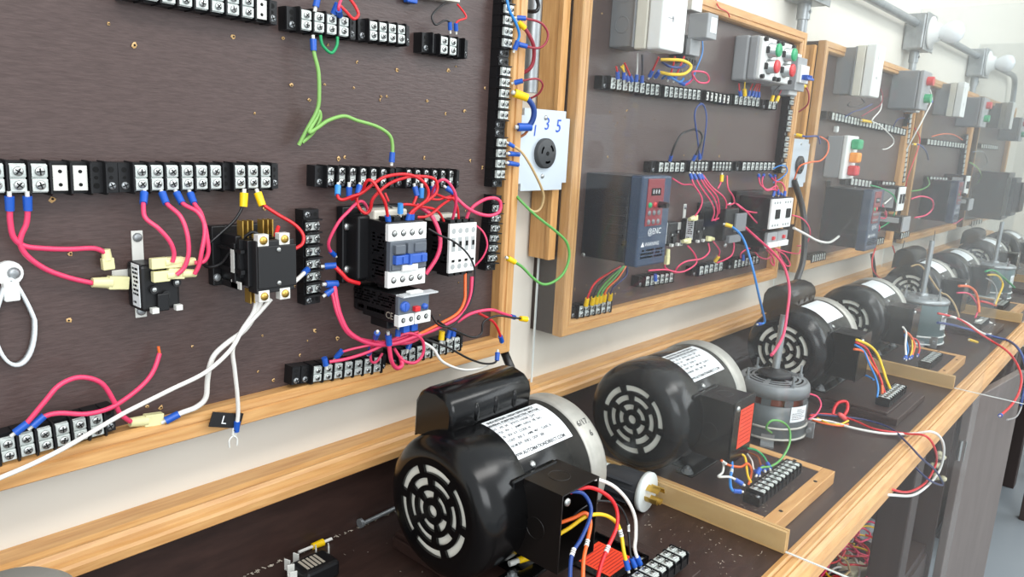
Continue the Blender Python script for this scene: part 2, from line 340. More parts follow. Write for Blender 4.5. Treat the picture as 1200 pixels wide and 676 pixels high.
# receptacles at the gaps
def screwhead(mb, p, ax, r, m, m2, slot=True):
    p = Vector(p); a = Vector(ax).normalized(); mb.lathe([(0, r), (r*.35, r*.92), (r*.55, r*.6), (r*.6, 0)], p, a, 12, m)
def outlet(xc, zc, label, nums=False):
    T = thing('twist_lock_outlet', label, 'outlet', mw=Matrix.Translation((xc, -.05, H+zc)))
    b = MB(); b.box(xc-.052, xc+.052, -.050, -.002, zc-.052, zc+.052, bev=.006); part(b, 'box', GREYS, T)
    b = MB(); c = .010; s = .056
    poly = [(xc-s+c, zc-s), (xc+s-c, zc-s), (xc+s-c, zc-s+c), (xc+s, zc-s+c), (xc+s, zc+s-c), (xc+s-c, zc+s-c), (xc+s-c, zc+s), (xc-s+c, zc+s), (xc-s+c, zc+s-c*1.0), (xc-s, zc+s-c), (xc-s, zc-s+c), (xc-s+c, zc-s+c)]
    b.prism(poly, 'y', -.060, -.050); o = part(b, 'cover_plate', mat('painted_steel_plate', (196, 206, 214), .4, metal=.2), T); bevmod(o, .002)
    b = MB(); b.lathe([(0, .021), (.006, .021), (.0075, .018), (.0075, 0)], (xc, -.060, zc-.004), (0, -1, 0), 32)
    o = part(b, 'socket_face', mat('dark_grey_rubber', (58, 60, 62), .5), T)
    b = MB()
    for i in range(3):
        for j in range(5):
            t0 = 2*PI*i/3+.25+j*.16; t1 = t0+.17
            b.add([(xc+r*math.cos(t), -.0678, zc-.004+r*math.sin(t)) for r, t in ((.011, t0), (.014, t0), (.014, t1), (.011, t1))], [(0, 1, 2, 3), (3, 2, 1, 0)])
    b.cyl((xc, -.0675, zc-.004), (xc, -.0682, zc-.004), .003, n=12, m=0); part(b, 'slot', DARKH, T)
    for dz in (-.036, .045):
        b = MB(); screwhead(b, (xc, -.060, zc+dz), (0, -1, 0), .0035, 0, 0); part(b, 'screw', STEEL, T)
    if nums:
        b = MB()
        for ch, dx, dz, sz in (('1', -.022, .026, .022), ('3', .004, .036, .024), ('5', .030, .034, .026)):
            b.text(ch, sz, fn=lambda p, dx=dx, dz=dz: (xc+dx+p.x+p.y*.12, -.0606, zc+dz+p.y))
        part(b, 'handwritten_numbers', INKB, T)
p = W(634, 176, -.055); outlet(p.x, p.z-H, 'grey twist-lock outlet on a steel plate marked 1 3 5 in blue handwriting', True)
p = W(930, 191, -.055); outlet(1.779, p.z-H, 'twist-lock outlet plate between the second and third boards')

# ------------------------------------------------------------------ motors
MR = .0825
def motor(xv, label, cap=False, cover=True, lab=False, zb=-.489, yc=-.197, near=True):
    """vent end at local x 0 facing -x; local z 0 is the underside of the foot"""
    T = thing('electric_motor', label, 'electric motor', mw=Matrix.Translation((xv, yc, H+zb)))
    zc = .0835; n = 96
    def P(mb, name, m): o = mb.build(name, m, T); return o
    # vent bell: face with three rings of slots cut through
    b = MB(); rings = [0, .0068, .0150, .0230, .0290, .0370, .0430, .0515, .060]
    def cut(j, i):
        if j == 0: return True
        if j in (2, 4, 6):
            seg = {2: 5, 4: 6, 6: 6}[j]; off = {2: 2, 4: 8, 6: 3}[j]; per = n/seg; g = {2: 5.0, 4: 3.4, 6: 2.4}[j]
            return ((i+off) % per) >= g
        return False
    def pt(r, i, x=0): t = 2*PI*i/n; return (x, -r*math.cos(t), zc+r*math.sin(t))
    for j in range(8):
        for i in range(n):
            if cut(j, i):
                continue
            if j == 0: b.add([pt(0, 0), pt(rings[1], i), pt(rings[1], i+1)], [(0, 1, 2)])
            else: b.add([pt(rings[j], i), pt(rings[j+1], i), pt(rings[j+1], i+1), pt(rings[j], i+1)], [(0, 1, 2, 3)])
    for j in (0, 2, 4, 6):       # thickness of the slot edges
        for i in range(n):
            if cut(j, i):
                for r in (rings[j], rings[j+1]):
                    if r > 0: b.add([pt(r, i), pt(r, i+1), pt(r, i+1, .003), pt(r, i, .003)], [(0, 1, 2, 3)])
                for q in (i, i+1):
                    if not cut(j, (i-1 if q == i else i+1) % n): b.add([pt(rings[j], q), pt(rings[j+1], q), pt(rings[j+1], q, .003), pt(rings[j], q, .003)], [(0, 1, 2, 3)])
    b.lathe([(0, .060), (.0006, .064), (.003, .0695), (.0085, .0765), (.016, .0805), (.028, .0823), (.070, .0823), (.0715, .0815)], (0, 0, zc), (1, 0, 0), n)
    P(b, 'vented_bell', BLK)
    b = MB(); b.cyl((.0045, 0, zc), (.009, 0, zc), .062, n=48)
    P(b, 'fan', mat('pale_fan_plastic', (246, 244, 232), .5) if 'pale_fan_plastic' not in MATS else MATS['pale_fan_plastic'])
    b = MB(); b.lathe([(.0700, .0800), (.0715, .0808), (.182, .0808), (.183, .079)], (0, 0, zc), (1, 0, 0), n)
    P(b, 'shell', BLK)
    b = MB(); b.lathe([(.181, .0805), (.182, .0828), (.190, .0832), (.208, .0832), (.214, .080), (.219, .066), (.222, .045), (.226, .030), (.226, 0)], (0, 0, zc), (1, 0, 0), 64)
    P(b, 'cast_end_bell', ALU)
    b = MB(); b.cyl((.225, 0, zc), (.262, 0, zc), .008, n=20); P(b, 'shaft', STEEL)
    # foot
    b = MB(); b.box(.075, .175, -.066, .066, 0, .003, bev=.001)
    for sgn in (-1, 1):
        b.add([(.085, sgn*.062, .003), (.165, sgn*.062, .003), (.165, sgn*.030, .020), (.085, sgn*.030, .020), (.085, sgn*.059, .003), (.165, sgn*.059, .003), (.165, sgn*.027, .020), (.085, sgn*.027, .020)],
              [(0, 1, 2, 3), (7, 6, 5, 4), (0, 3, 7, 4), (1, 5, 6, 2)])
        b.add([(.085, sgn*.062, .003), (.085, sgn*.022, .024), (.085, sgn*.022, .003)], [(0, 1, 2), (2, 1, 0)])
        b.add([(.165, sgn*.062, .003), (.165, sgn*.022, .024), (.165, sgn*.022, .003)], [(0, 1, 2), (2, 1, 0)])
    b.box(.055, .195, -.078, -.050, 0, .0035, bev=.001); b.box(.055, .195, .050, .078, 0, .0035, bev=.001)
    for x in (.070, .180): b.cyl((x-.004, -.063, .0036), (x-.004, -.063, .0042), .004, n=12, m=1)
    P(b, 'foot', [BLK, DARKH])
    for (x, y) in ((.062, -.066), (.185, -.066), (.062, .066), (.185, .066)):
        b = MB(); b.cyl((x, y, .0035), (x, y, .005), .009, n=20); b.cyl((x, y, .005), (x, y, .0105), .0062, n=6, smooth=False); b.cyl((x, y, .0105), (x, y, .014), .0028, n=10)
        P(b, 'bolt', GREYS)
    # nameplate, wrapped on the shell
    rr = .0812
    def wrap(u, v): t = math.radians(68)+v/rr; return (u, -rr*math.cos(t)*1, zc+rr*math.sin(t))
    def wrapo(p, o=0.0003):
        t = math.radians(68)-(-p.y)/rr; return (.111+p.x, -(rr+o)*math.cos(t), zc+(rr+o)*math.sin(t))
    b = MB(); nu = 12
    for i in range(nu):
        v0 = -.0325+.065*i/nu; v1 = v0+.065/nu
        b.add([wrap(.053, v0), wrap(.169, v0), wrap(.169, v1), wrap(.053, v1)], [(0, 1, 2, 3)], 0, True)
    pl = P(b, 'nameplate', [LABEL])
    if near:
        b = MB()
        b.text('WWW.AUTOMATIONDIRECT.COM', .0059, bold=.03, fn=lambda p: wrapo(Vector((p.x, p.y-.0275, 0))))
        b.text('INDUSTRIAL HIGH EFFICIENCY', .0058, bold=.03, fn=lambda p: wrapo(Vector((p.x+.005, p.y+.0265, 0))))
        b.text('GENERAL PURPOSE ELECTRIC MOTOR', .0052, bold=.03, fn=lambda p: wrapo(Vector((p.x+.003, p.y+.0200, 0))))
        rnd = random.Random(3)
        for row, rw in enumerate(('HP     1/3    HZ  60    VOLTS 115/230   CAT', 'RPM   1725   PH   1    AMPS  6.0/3.0   FR  56C', 'SF     1.35   SFA  6.9   CODE  N', 'DUTY  CONT   INS  F    AMB  40C   CLASS  B', 'NEMA NOM EFF   ENCL  ODP   SER')):
            b.text(rw, .0046, bold=.02, fn=lambda p, row=row: wrapo(Vector((p.x-.052, p.y+.0125-row*.0072, 0))), align='LEFT')
        for (u0, u1, v0, v1) in ((-.052, .054, -.0225, -.0221), (-.010, -.0096, -.022, .016), (.024, .0244, -.022, .016), (-.052, .054, .0165, .0169)):
            k_ = 8 if v1-v0 > .01 else 1
            for i in range(k_):
                a0 = v0+(v1-v0)*i/k_; a1 = v0+(v1-v0)*(i+1)/k_
                b.add([wrapo(Vector(q+(0,))) for q in ((u0, a0), (u1, a0), (u1, a1), (u0, a1))], [(0, 1, 2, 3)])
        o = b.build('nameplate_print', INK, pl)
    if cap and near:
        b = MB()
        def wb(p, u0, t0): t = math.radians(t0)+p.y/.0836; return (.196+u0+p.x, -.0836*math.cos(t), zc+.0836*math.sin(t))
        b.text('6/17.', .011, fn=lambda p: wb(p, .0, 52)); b.text('6', .011, fn=lambda p: wb(p, .003, 41)); P(b, 'pencil_note', INK)
    # conduit box on the side
    X0, X1, Y0, Y1, Z0, Z1 = .063, .128, -.126, -.060, .038, .128
    t = .0016
    b = MB(); b.box(X0, X1, Y0, Y1, Z1-t, Z1); b.box(X0, X1, Y0, Y1, Z0, Z0+t); b.box(X0, X0+t, Y0, Y1, Z0+t, Z1-t); b.box(X1-t, X1, Y0, Y1, Z0+t, Z1-t)
    for (cx, cz, ax) in ((X0+.034, None, 'z'), (None, .078, 'x')):
        r = .0125
        if ax == 'z': b.lathe([(0, r), (.0004, r), (.0004, r-.0007), (0, r-.0007)], (cx, -.095, Z1), (0, 0, 1), 28)
        else: b.lathe([(0, r), (.0004, r), (.0004, r-.0007), (0, r-.0007)], (X0, -.093, cz), (-1, 0, 0), 28)
    bx = P(b, 'conduit_box', mat('black_enamel_box', (20, 17, 16), .3) if 'black_enamel_box' not in MATS else MATS['black_enamel_box'])
    b = MB(); b.box(.046, .122, -.0735, -.060, .105, .1295, bev=.002); b.box(.050, .140, -.0625, -.058, .070, .134, bev=.002)
    P(b, 'box_flange', BLK)
    b = MB(); screwhead(b, (.088, -.0640, .1335), (0, -.7, .7), .004, 0, 0); P(b, 'screw', STEEL)
    b = MB(); screwhead(b, (X0+.007, Y0-.001, Z1-.009), (0, -1, 0), .0045, 0, 0); P(b, 'screw', STEEL)
    if cover:
        b = MB(); b.box(X0-.002, X1+.002, Y0-.003, Y0, Z0-.002, Z1+.003, bev=.001); cv = P(b, 'box_cover', BLK)
        if lab:
         b = MB(); b.box(X0+.018, X1-.003, Y0-.0034, Y0-.003, Z0+.018, Z1-.012)
         for i in range(9): z = Z0+.024+i*.0062; b.box(X0+.021, X1-.006, Y0-.0036, Y0-.0034, z, z+.0014, m=1)
         b.build('warning_label', [ORLAB, ORINK], cv)['label'] = 'bright orange warning label'
        b = MB(); screwhead(b, (X0+.008, Y0-.003, Z1-.008), (0, -1, 0), .0045, 0, 0); b.build('screw', STEEL, cv)
    if cap:
        b = MB(); yo = .036
        px_ = [(-.022, .152), (-.030, .166), (-.032, .190), (-.029, .203), (-.020, .212), (-.004, .217), (.012, .215), (.024, .206), (.031, .192), (.033, .140)]
        m_ = len(px_); vs = []
        for x, s_ in ((.022, .84), (.024, .95), (.028, 1), (.150, 1), (.154, .95), (.156, .84)):
            for (y, z) in px_: vs.append((x+.006, yo+(y-.002)*s_, .175+(z-.175)*s_*.86-.004))
        b.add(vs, [(k*m_+i, k*m_+i+1, (k+1)*m_+i+1, (k+1)*m_+i) for k in range(5) for i in range(m_-1)], 0, True)
        b.add(vs, [list(range(m_))[::-1], list(range(5*m_, 6*m_))])
        for x in (.060, .092, .124):
            b.T = Matrix.Translation((x+.006, yo-.0325, .180)) @ Matrix.Diagonal((.42, .35, 1, 1)); b.lathe([(-.011, 0), (-.0095, .0055), (-.005, .009), (0, .010), (.005, .009), (.0095, .0055), (.011, 0)], (0, 0, 0), (0, 0, 1), 16)
            b.T = Matrix.Identity(4)
        b.box(.020, .158, yo-.040, yo-.022, .1560, .1585); b.box(.020, .158, yo-.026, yo-.022, .150, .158)
        P(b, 'capacitor_cover', BLK)
    return T
MX = [.509, .900]
STN = ['first', 'second', 'third', 'fourth', 'fifth']
motor(.505, 'nearest big black motor with humped capacitor cover and open conduit box', cap=True, cover=False)
motor(.900, 'big black motor with an orange label on its side box, second from the front', lab=True)
motor(1.459, 'black motor standing just behind the nearest upright grey motor', cap=True, near=False)
motor(1.850, 'black motor just behind the second clear sheet', near=False)
motor(2.409, 'black motor with capacitor cover behind the middle upright motor', cap=True, near=False)
motor(2.800, 'black motor right behind the third clear sheet', near=False)
motor(3.359, 'black motor with capacitor cover, next to last in the row', cap=True, near=False)
motor(3.85, 'farthest black motor, at the end of the bench', near=False)

GREYM = [mat('dark_grey_motor_paint', (84, 90, 92), .35, metal=.2), mat('blue_grey_motor_paint', (96, 116, 118), .4), mat('mid_grey_motor_paint', (120, 124, 126), .4, metal=.2)]
def vmotor(x, y, zb, h, r, label, style, sh=.11):
    """open motor standing upright on its feet, body height h"""
    T = thing('upright_motor', label, 'electric motor', mw=Matrix.Translation((x, y, H+zb)))
    P = lambda mb, name, m: mb.build(name, m, T)
    q0 = h-.1235; b = MB()
    if style == 0:
        b.lathe([(.006, r*.9), (.008, r*.985), (.030, r), (.088+q0, r), (.088+q0, r-.004)], n=64); P(b, 'body', GREYM[0])
        b = MB(); b.lathe([(.082+q0, r*.88), (.108+q0, r*.88)], n=40); P(b, 'copper_winding', COPPERW)
        b = MB(); b.lathe([(.101+q0, r*.97), (.101+q0, r*1.01), (.112+q0, r*1.01), (.119+q0, r*.985), (.1235+q0, r*.93), (.1235+q0, r*.86), (.120+q0, r*.85)], n=64)
        P(b, 'rim', GREYM[2]); b = MB()
        for i in range(10):
            t = 2*PI*i/10+.1; t1 = t+.26
            b.add([(r*math.cos(a), r*math.sin(a), z+q0) for a, z in ((t, .088), (t1, .088), (t1, .103), (t, .103))], [(0, 1, 2, 3)])
        P(b, 'vent_bars', GREYM[0]); b = MB()
        nn = 90; k_ = r/.055
        rg = [(.022, .030), (.034, .037), (.041, .044)]; full = [(.0, .022), (.030, .034), (.037, .041), (.044, .0478)]
        def qt(rr, i, z): t = 2*PI*i/nn; return (rr*k_*math.cos(t), rr*k_*math.sin(t), z+q0)
        zz = lambda rr: .1235+.004*(1-(rr/.048)**2)
        for i in range(nn):
            spoke = (i % 15) < 3
            for (a_, b_) in full+(rg if spoke else []):
                b.add([qt(a_, i, zz(a_)), qt(b_, i, zz(b_)), qt(b_, i+1, zz(b_)), qt(a_, i+1, zz(a_))], [(0, 1, 2, 3)])
        P(b, 'vented_end_bell', GREYS)
        b = MB(); b.cyl((0, 0, .116+q0), (0, 0, .118+q0), r*.85, n=40); P(b, 'inner_plate', DARKH)
        b = MB(); b.lathe([(.127+q0, .0), (.127+q0, .028), (.131+q0, .030), (.135+q0, .024), (.137+q0, .010), (.141+q0, .009), (.141+q0, 0)], n=32); P(b, 'rubber_flinger', BLKM)
    else:
        b.lathe([(.006, r*.9), (.008, r), (.112+q0, r), (.114+q0, r*.99)], n=64); P(b, 'body', GREYM[1])
        b = MB(); b.lathe([(.112+q0, r*1.0), (.112+q0, r*1.03), (.119+q0, r*1.03), (.1235+q0, r*.95), (.125+q0, r*.5), (.127+q0, r*.3), (.127+q0, 0)], n=64)
        for i in range(8):
            t = 2*PI*i/8; b.box(r*.66*math.cos(t)-.006, r*.66*math.cos(t)+.006, r*.66*math.sin(t)-.004, r*.66*math.sin(t)+.004, .122+q0, .128+q0, bev=.001)
        P(b, 'end_bell', GREYS)
        b = MB(); b.lathe([(.125+q0, .014), (.133+q0, .014), (.134+q0, 0)], n=24); P(b, 'bearing_boss', GREYS)
    b = MB(); b.cyl((0, 0, .126+q0), (.010, 0, .126+q0+sh), .0068, n=20); P(b, 'shaft', GREYS)
    for i in range(4):
        t = PI/4+i*PI/2+.2
        b = MB(); b.cyl((r*.88*math.cos(t), r*.88*math.sin(t), .118+q0), (r*.88*math.cos(t), r*.88*math.sin(t), .143+q0), .0022, n=8); b.cyl((r*.88*math.cos(t), r*.88*math.sin(t), .122+q0), (r*.88*math.cos(t), r*.88*math.sin(t), .127+q0), .0045, n=6, smooth=False); P(b, 'through_bolt', GREYS)
    # mounting band, feet and clamp
    for z in (.010, .030):
        b = MB(); b.tube([((r+.0018)*math.cos(2*PI*i/32), (r+.0018)*math.sin(2*PI*i/32), z) for i in range(32)], .0022, 8, closed=True, sub=1); P(b, 'mounting_ring', ALU if style == 0 else WHT)
    b = MB(); b.lathe([(.011, r+.0008), (.029, r+.0008)], n=64); P(b, 'mounting_band', GREYM[0] if style == 0 else GREYM[1])
    for i in range(3):
        t = -2.75+i*2*PI/3
        b = MB(); c_, s_ = math.cos(t), math.sin(t); u = Vector((c_, s_, 0)); v = Vector((-s_, c_, 0)); poly = []
        for (a, z) in ((r-.002, .018), (r+.001, .018), (r+.002, .004), (r+.018, .003), (r+.018, 0), (r-.004, 0)): poly.append((a, z))
        vs = [u*a+v*wv+Vector((0, 0, z)) for wv in (-.011, .011) for a, z in poly]; q = len(poly)
        b.add(vs, [(i_, (i_+1) % q, q+(i_+1) % q, q+i_) for i_ in range(q)]+[list(range(q))[::-1], list(range(q, 2*q))]); P(b, 'foot', GREYS)
    b = MB(); t = -1.25 if style == 0 else -2.3; u = Vector((math.cos(t), math.sin(t), 0)); p_ = u*(r+.006)
    b.box(p_.x-.002, p_.x+.002, p_.y-.010, p_.y+.010, .004, .034, bev=.0005); b.cyl(p_+Vector((-.012, -.004, .020)), p_+Vector((.016, .002, .020)), .004, n=10); b.cyl(p_+Vector((.008, 0, .020)), p_+Vector((.014, .001, .020)), .0075, n=6, smooth=False); P(b, 'clamp_bolt', GREYS)
    # label on the side
    b = MB(); t0 = -2.2 if style == 0 else -2.0; z0, z1 = (.042, .070) if style == 0 else (.050, .095); wd = .62 if style == 0 else .42; q = 8
    for i in range(q):
        a, a2 = t0+wd*i/q, t0+wd*(i+1)/q; R_ = r+.0006
        b.add([(R_*math.cos(a), R_*math.sin(a), z0), (R_*math.cos(a2), R_*math.sin(a2), z0), (R_*math.cos(a2), R_*math.sin(a2), z1), (R_*math.cos(a), R_*math.sin(a), z1)], [(0, 1, 2, 3)], 0, True)
    lb = P(b, 'label', LABEL)
    b = MB()
    for i in range(6 if style == 0 else 9):
        R_ = r+.0010; z = z1-.006-i*.0034; a = t0+(.2 if i < 2 else .05); a2 = t0+wd*random.uniform(.6, .92); q = 6
        for j in range(q):
            c0_, c1_ = a+(a2-a)*j/q, a+(a2-a)*(j+.8)/q
            b.add([(R_*math.cos(c0_), R_*math.sin(c0_), z), (R_*math.cos(c1_), R_*math.sin(c1_), z), (R_*math.cos(c1_), R_*math.sin(c1_), z+.001), (R_*math.cos(c0_), R_*math.sin(c0_), z+.001)], [(0, 1, 2, 3)])
    b.build('label_print', INK, lb)
    return T
vmotor(1.275, -.257, BZ+.0004, .104, .062, 'nearest upright grey motor with vented top, rubber flinger and copper windings showing', 0)
vmotor(2.235, -.270, BZ+.0004, .128, .066, 'upright blue-grey motor with tall shaft in the third station', 1, .15)
vmotor(3.20, -.285, BZ+.0004, .128, .068, 'farthest upright blue-grey motor with tall shaft', 1, .15)
# ------------------------------------------------------------------ terminal strips
_mesh = {}
def shared(key, fn, mats):
    if key not in _mesh:
        b = MB(); fn(b); o = b.build(key, mats); me = o.data; bpy.data.objects.remove(o); _mesh[key] = me
    return _mesh[key]
def put(name, me, parent, loc, rot=0):
    o = bpy.data.objects.new(name, me); COL.objects.link(o); o.parent = parent; o.location = loc
    if rot: o.rotation_euler = (0, 0, rot)
    return o
def m_clamp(wd, p):      # two square wire clamps on a plated bar
    def f(b):
        s = p*.38
        b.box(-s*.95, s*.95, -wd*.40, wd*.40, 0, .0012)
        for sg in (-1, 1): b.box(-s, s, sg*wd*.20-wd*.175, sg*wd*.20+wd*.175, .0012, .0032, bev=.0005)
    return f
def m_screw(r):
    def f(b):
        b.lathe([(0, r), (.0010, r), (.0016, r*.8), (.0018, 0)], n=14)
        b.box(-r*.75, r*.75, -r*.14, r*.14, .00175, .0020, m=1); b.box(-r*.14, r*.14, -r*.75, r*.75, .00175, .0020, m=1)
    return f
def m_bar(wd, p):
    def f(b):
        s = p*.36; b.box(-s, s, -wd*.36, wd*.36, 0, .0014, bev=.0003)
        for y in (-.19, 0, .19): b.cyl((0, wd*y, .0013), (0, wd*y, .0017), p*(.10 if y else .07), n=12, m=1 if y else 0)
    return f
def strip(label, p0, p1, units, wd=.024, y=-.069, group=None, frame=None, detail=True, ht=.022, name='terminal_strip', screws=True, mats=None):
    """p0,p1: image ends of the front centre line for a board strip; or frame=(origin, xaxis, yaxis, zaxis, length)"""
    if frame: o, ax, ay, az, L = frame
    else:
        A = W(p0[0], p0[1], y); B_ = W(p1[0], p1[1], y)
        ax = (B_-A); L = ax.length; ax.normalize(); az = Vector((0, -1, 0)); ay = az.cross(ax); o = Vector((A.x, y+ht, A.z))
    M_ = Matrix.Identity(4)
    for i in range(3): M_[i][0], M_[i][1], M_[i][2], M_[i][3] = ax[i], ay[i], az[i], o[i]
    T = thing(name, label, 'terminal strip', group, M_)
    wts = [(.8 if c in 'eb' else 1.0) for c in units]; tot = sum(wts); p = L/tot
    b = MB(); b.box(.0004, L-.0004, -wd*.46, wd*.46, 0, ht*.6)
    x = 0; xs = [0]
    for c, wt in zip(units, wts):
        xe = x+p*wt
        if c in 'wns': b.box(x+p*.14, xe-p*.14, -wd*.38, wd*.38, ht*.6, ht*(.80 if c != 's' else .72))
        if c in 'eb':
            b.box(x+.0006, xe-.0006, -wd*.44, wd*.44, ht*.55, ht*.68)
            for yy in (-.24, 0, .24): b.cyl(((x+xe)/2, wd*yy, ht*.681), ((x+xe)/2, wd*yy, ht*.685), p*(.17 if yy else .11), n=10, m=1)
        x = xe; xs.append(x)
    t = min(.0007, p*.05)
    for i, x in enumerate(xs):
        if i in (0, len(xs)-1) and units[0 if i == 0 else -1] == 'e': continue
        c0 = units[i-1] if i else 'e'; c1 = units[i] if i < len(units) else 'e'
        if c0 == 'e' and c1 == 'e': continue
        poly = [(-wd*.5, ht*.12), (-wd*.5, ht*.9), (-wd*.44, ht), (wd*.44, ht), (wd*.5, ht*.9), (wd*.5, ht*.12)]
        b.prism(poly, 'x', x-t, x+t)
    b.build('body', mats or [BLKP, DARKH], T)
    x = 0; kp = '%.4f_%.4f' % (round(p, 4), wd)
    for c, wt in zip(units, wts):
        xc = x+p*wt/2; x += p*wt
        if c in 'wk':
            me = shared('clamp'+kp, m_clamp(wd, p), [PLATE]); q = put('terminal', me, T, (xc, 0, ht*.80))
            if screws:
                sm = shared('screw'+kp, m_screw(min(p*.26, wd*.13)), [STEEL, DARKH])
                for sg in (-1, 1): put('screw', sm, q, (0, sg*wd*.19, .0032), random.uniform(0, 1.5))
        elif c == 's':   # bare screw terminals, round heads
            me = shared('bar_'+kp, lambda b: b.box(-p*.3, p*.3, -wd*.38, wd*.38, 0, .0014), [PLATE]); q = put('terminal', me, T, (xc, 0, ht*.72))
            sm = shared('rscrew'+kp, m_screw(min(p*.37, wd*.18)), [STEEL, DARKH])
            for sg in (-1, 1): put('screw', sm, q, (0, sg*wd*.24, .0015), random.uniform(0, 1.5))
        elif c == 'n':
            me = shared('bar'+kp, m_bar(wd, p), [TIN, DARKH]); put('terminal', me, T, (xc, 0, ht*.80))
        elif c == 'e' and screws:
            sm = shared('mscrew', m_screw(.0032), [GREYS, DARKH]); put('mounting_screw', sm, T, (xc, -wd*.24, ht*.69), .4)
    return T
G = 'black terminal strips screwed to the nearest board'
strip('black terminal strip cut off by the top edge of the picture', (146, -20), (330, 15), 'wwwwwwwwne')
strip('black terminal strip at the top with a green wire hanging from it', (340, 20), (422, 34), 'ewwwwe')
strip('black four-terminal strip butted right of the one with the green wire', (424, 34), (485, 42), 'ewwwwe')
strip('short black strip with two blue-sleeved wires under the pale device', (499, 49), (553, 58), 'ebwwbe')
strip('thick black terminal strip at the left edge with two bare bars', (-18, 209), (143, 209), 'wwwnnbe', wd=.028)
strip('long black strip above the small relay with yellow sleeves at its right end', (142, 209), (331, 207), 'ewwwwwwbwwwe', wd=.0275)
strip('black strip above the blue-faced contactor with round screw heads', (373, 207), (467, 209), 'esssssse')
strip('black strip above the slim contactor, right of the other', (468, 209), (543, 210), 'esssssse')
strip('upright black strip between black relay and blue-faced contactor', (369, 246), (371, 358), 'esssssse', wd=.021)
strip('tall upright black strip on the right frame rail beside the 1 3 5 outlet', (600, -20), (587, 220), 'wewwwweewwwwweewwwwe', wd=.021)
strip('upright black strip on the right frame rail below the tall one', (587, 229), (579, 318), 'esssssse', wd=.021)
strip('black strip in the lower left corner of the nearest board', (-24, 537), (139, 492), 'wwwwwwwe', wd=.026)
strip('black strip on the bottom rail below the overload relay', (346, 443), (457, 426), 'eewwwwwwwe', wd=.022)
strip('black strip in the bottom right corner of the nearest board', (462, 422), (547, 401), 'ewwwwwwwwe', wd=.022)
# second board
strip('black strip under the grey and cream switch box on second board', (710, 96), (757, 103), 'ewwwwww', wd=.021)
strip('three-way black strip right of the one under the switch box', (757, 104), (778, 106), 'wwwe', wd=.021)
strip('eight-way black strip in the top row of the second board', (779, 107), (826, 112), 'wwwwwwwwe', wd=.021)
strip('black strip with bare spade pins, top row of the second board', (828, 112), (857, 117), 'nnnnnn', wd=.020)
strip('black strip under the push-button box on the second board', (857, 116), (891, 120), 'ewwwwww', wd=.021)
strip('tiny black two-way block with yellow sleeves near the breaker', (897, 122), (914, 124), 'ewwe', wd=.020)
strip('upright black strip beside the right rail of the second board', (932, 97), (919, 203), 'wwwwewwwwewwwweww', wd=.020)
strip('left black strip of the middle row on the second board', (767, 196), (808, 196), 'ewwwwwe', wd=.020)
strip('middle black strip of the middle row on the second board', (809, 195), (834, 195), 'wwwwwe', wd=.020)
strip('black strip with one yellow sleeve, middle row of second board', (835, 195), (861, 195), 'wwwwwwe', wd=.020)
strip('right black strip of the middle row on the second board', (866, 195), (909, 195), 'ewwwwwwww', wd=.020)
strip('black strip with six yellow sleeves in the lower left corner, second board', (673, 367), (717, 359), 'ewwwwww', wd=.022)
strip('black strip under the navy drive on the second board', (752, 331), (790, 325), 'ewwwwww', wd=.021)
strip('black strip with one yellow sleeve on the bottom row, second board', (815, 319), (848, 312), 'ewwwww', wd=.021)
strip('black strip under the contactors on the bottom row, second board', (857, 311), (890, 304), 'ewwwwwww', wd=.021)
# third board
def far_strip(lab, a, b_, u, wd=.022): strip(lab, a, b_, u, wd=wd, screws=False)
far_strip('left black strip of the top row on the third board', (972, 135), (1008, 143), 'ewwwwwwwww')
far_strip('middle black strip of the top row on the third board', (1008, 143), (1036, 149), 'wwwwwwww')
far_strip('right black strip of the top row on the third board', (1037, 149), (1062, 155), 'wwwwwww')
far_strip('upright black strip at the right rail of the third board', (1069, 133), (1060, 213), 'wwwwwwewwwwwww', .02)
far_strip('black strip under the signal box on the third board', (994, 212), (1022, 216), 'ewwwwww')
far_strip('small black strip right of middle on the third board', (1031, 216), (1049, 217), 'ewwww')
far_strip('black strip with yellow sleeves in the lower left corner, third board', (950, 304), (968, 300), 'ewwwwww')
far_strip('black strip on the bottom rail of the third board', (1020, 286), (1036, 282), 'ewwwww')
far_strip('black strip under the contactor at the right, third board', (1056, 277), (1066, 274), 'wwww')
far_strip('black strip of the top row on the fourth board', (1087, 166), (1131, 171), 'wwwwwwwwwwwww')
far_strip('upright black strip at the right rail of the fourth board', (1135, 158), (1128, 213), 'wwwwwwwwww', .02)
far_strip('black strip in the middle row of the fourth board', (1090, 210), (1111, 211), 'wwwwww')
far_strip('short black strip at the right of the middle row, fourth board', (1113, 211), (1125, 211), 'wwww')
far_strip('black strip of the top row on the fifth board', (1150, 171), (1170, 173), 'wwwwwwww')
far_strip('black strip at the bottom of the fifth board', (1139, 262), (1151, 259), 'wwww')

# ------------------------------------------------------------------ devices
def dev(name, label, cat, x, z, y=YP, group=None): return thing(name, label, cat, group, Matrix.Translation((x, y, H+z)))
def dp(T, name, m, fn):
    b = MB(); fn(b); return b.build(name, m, T)
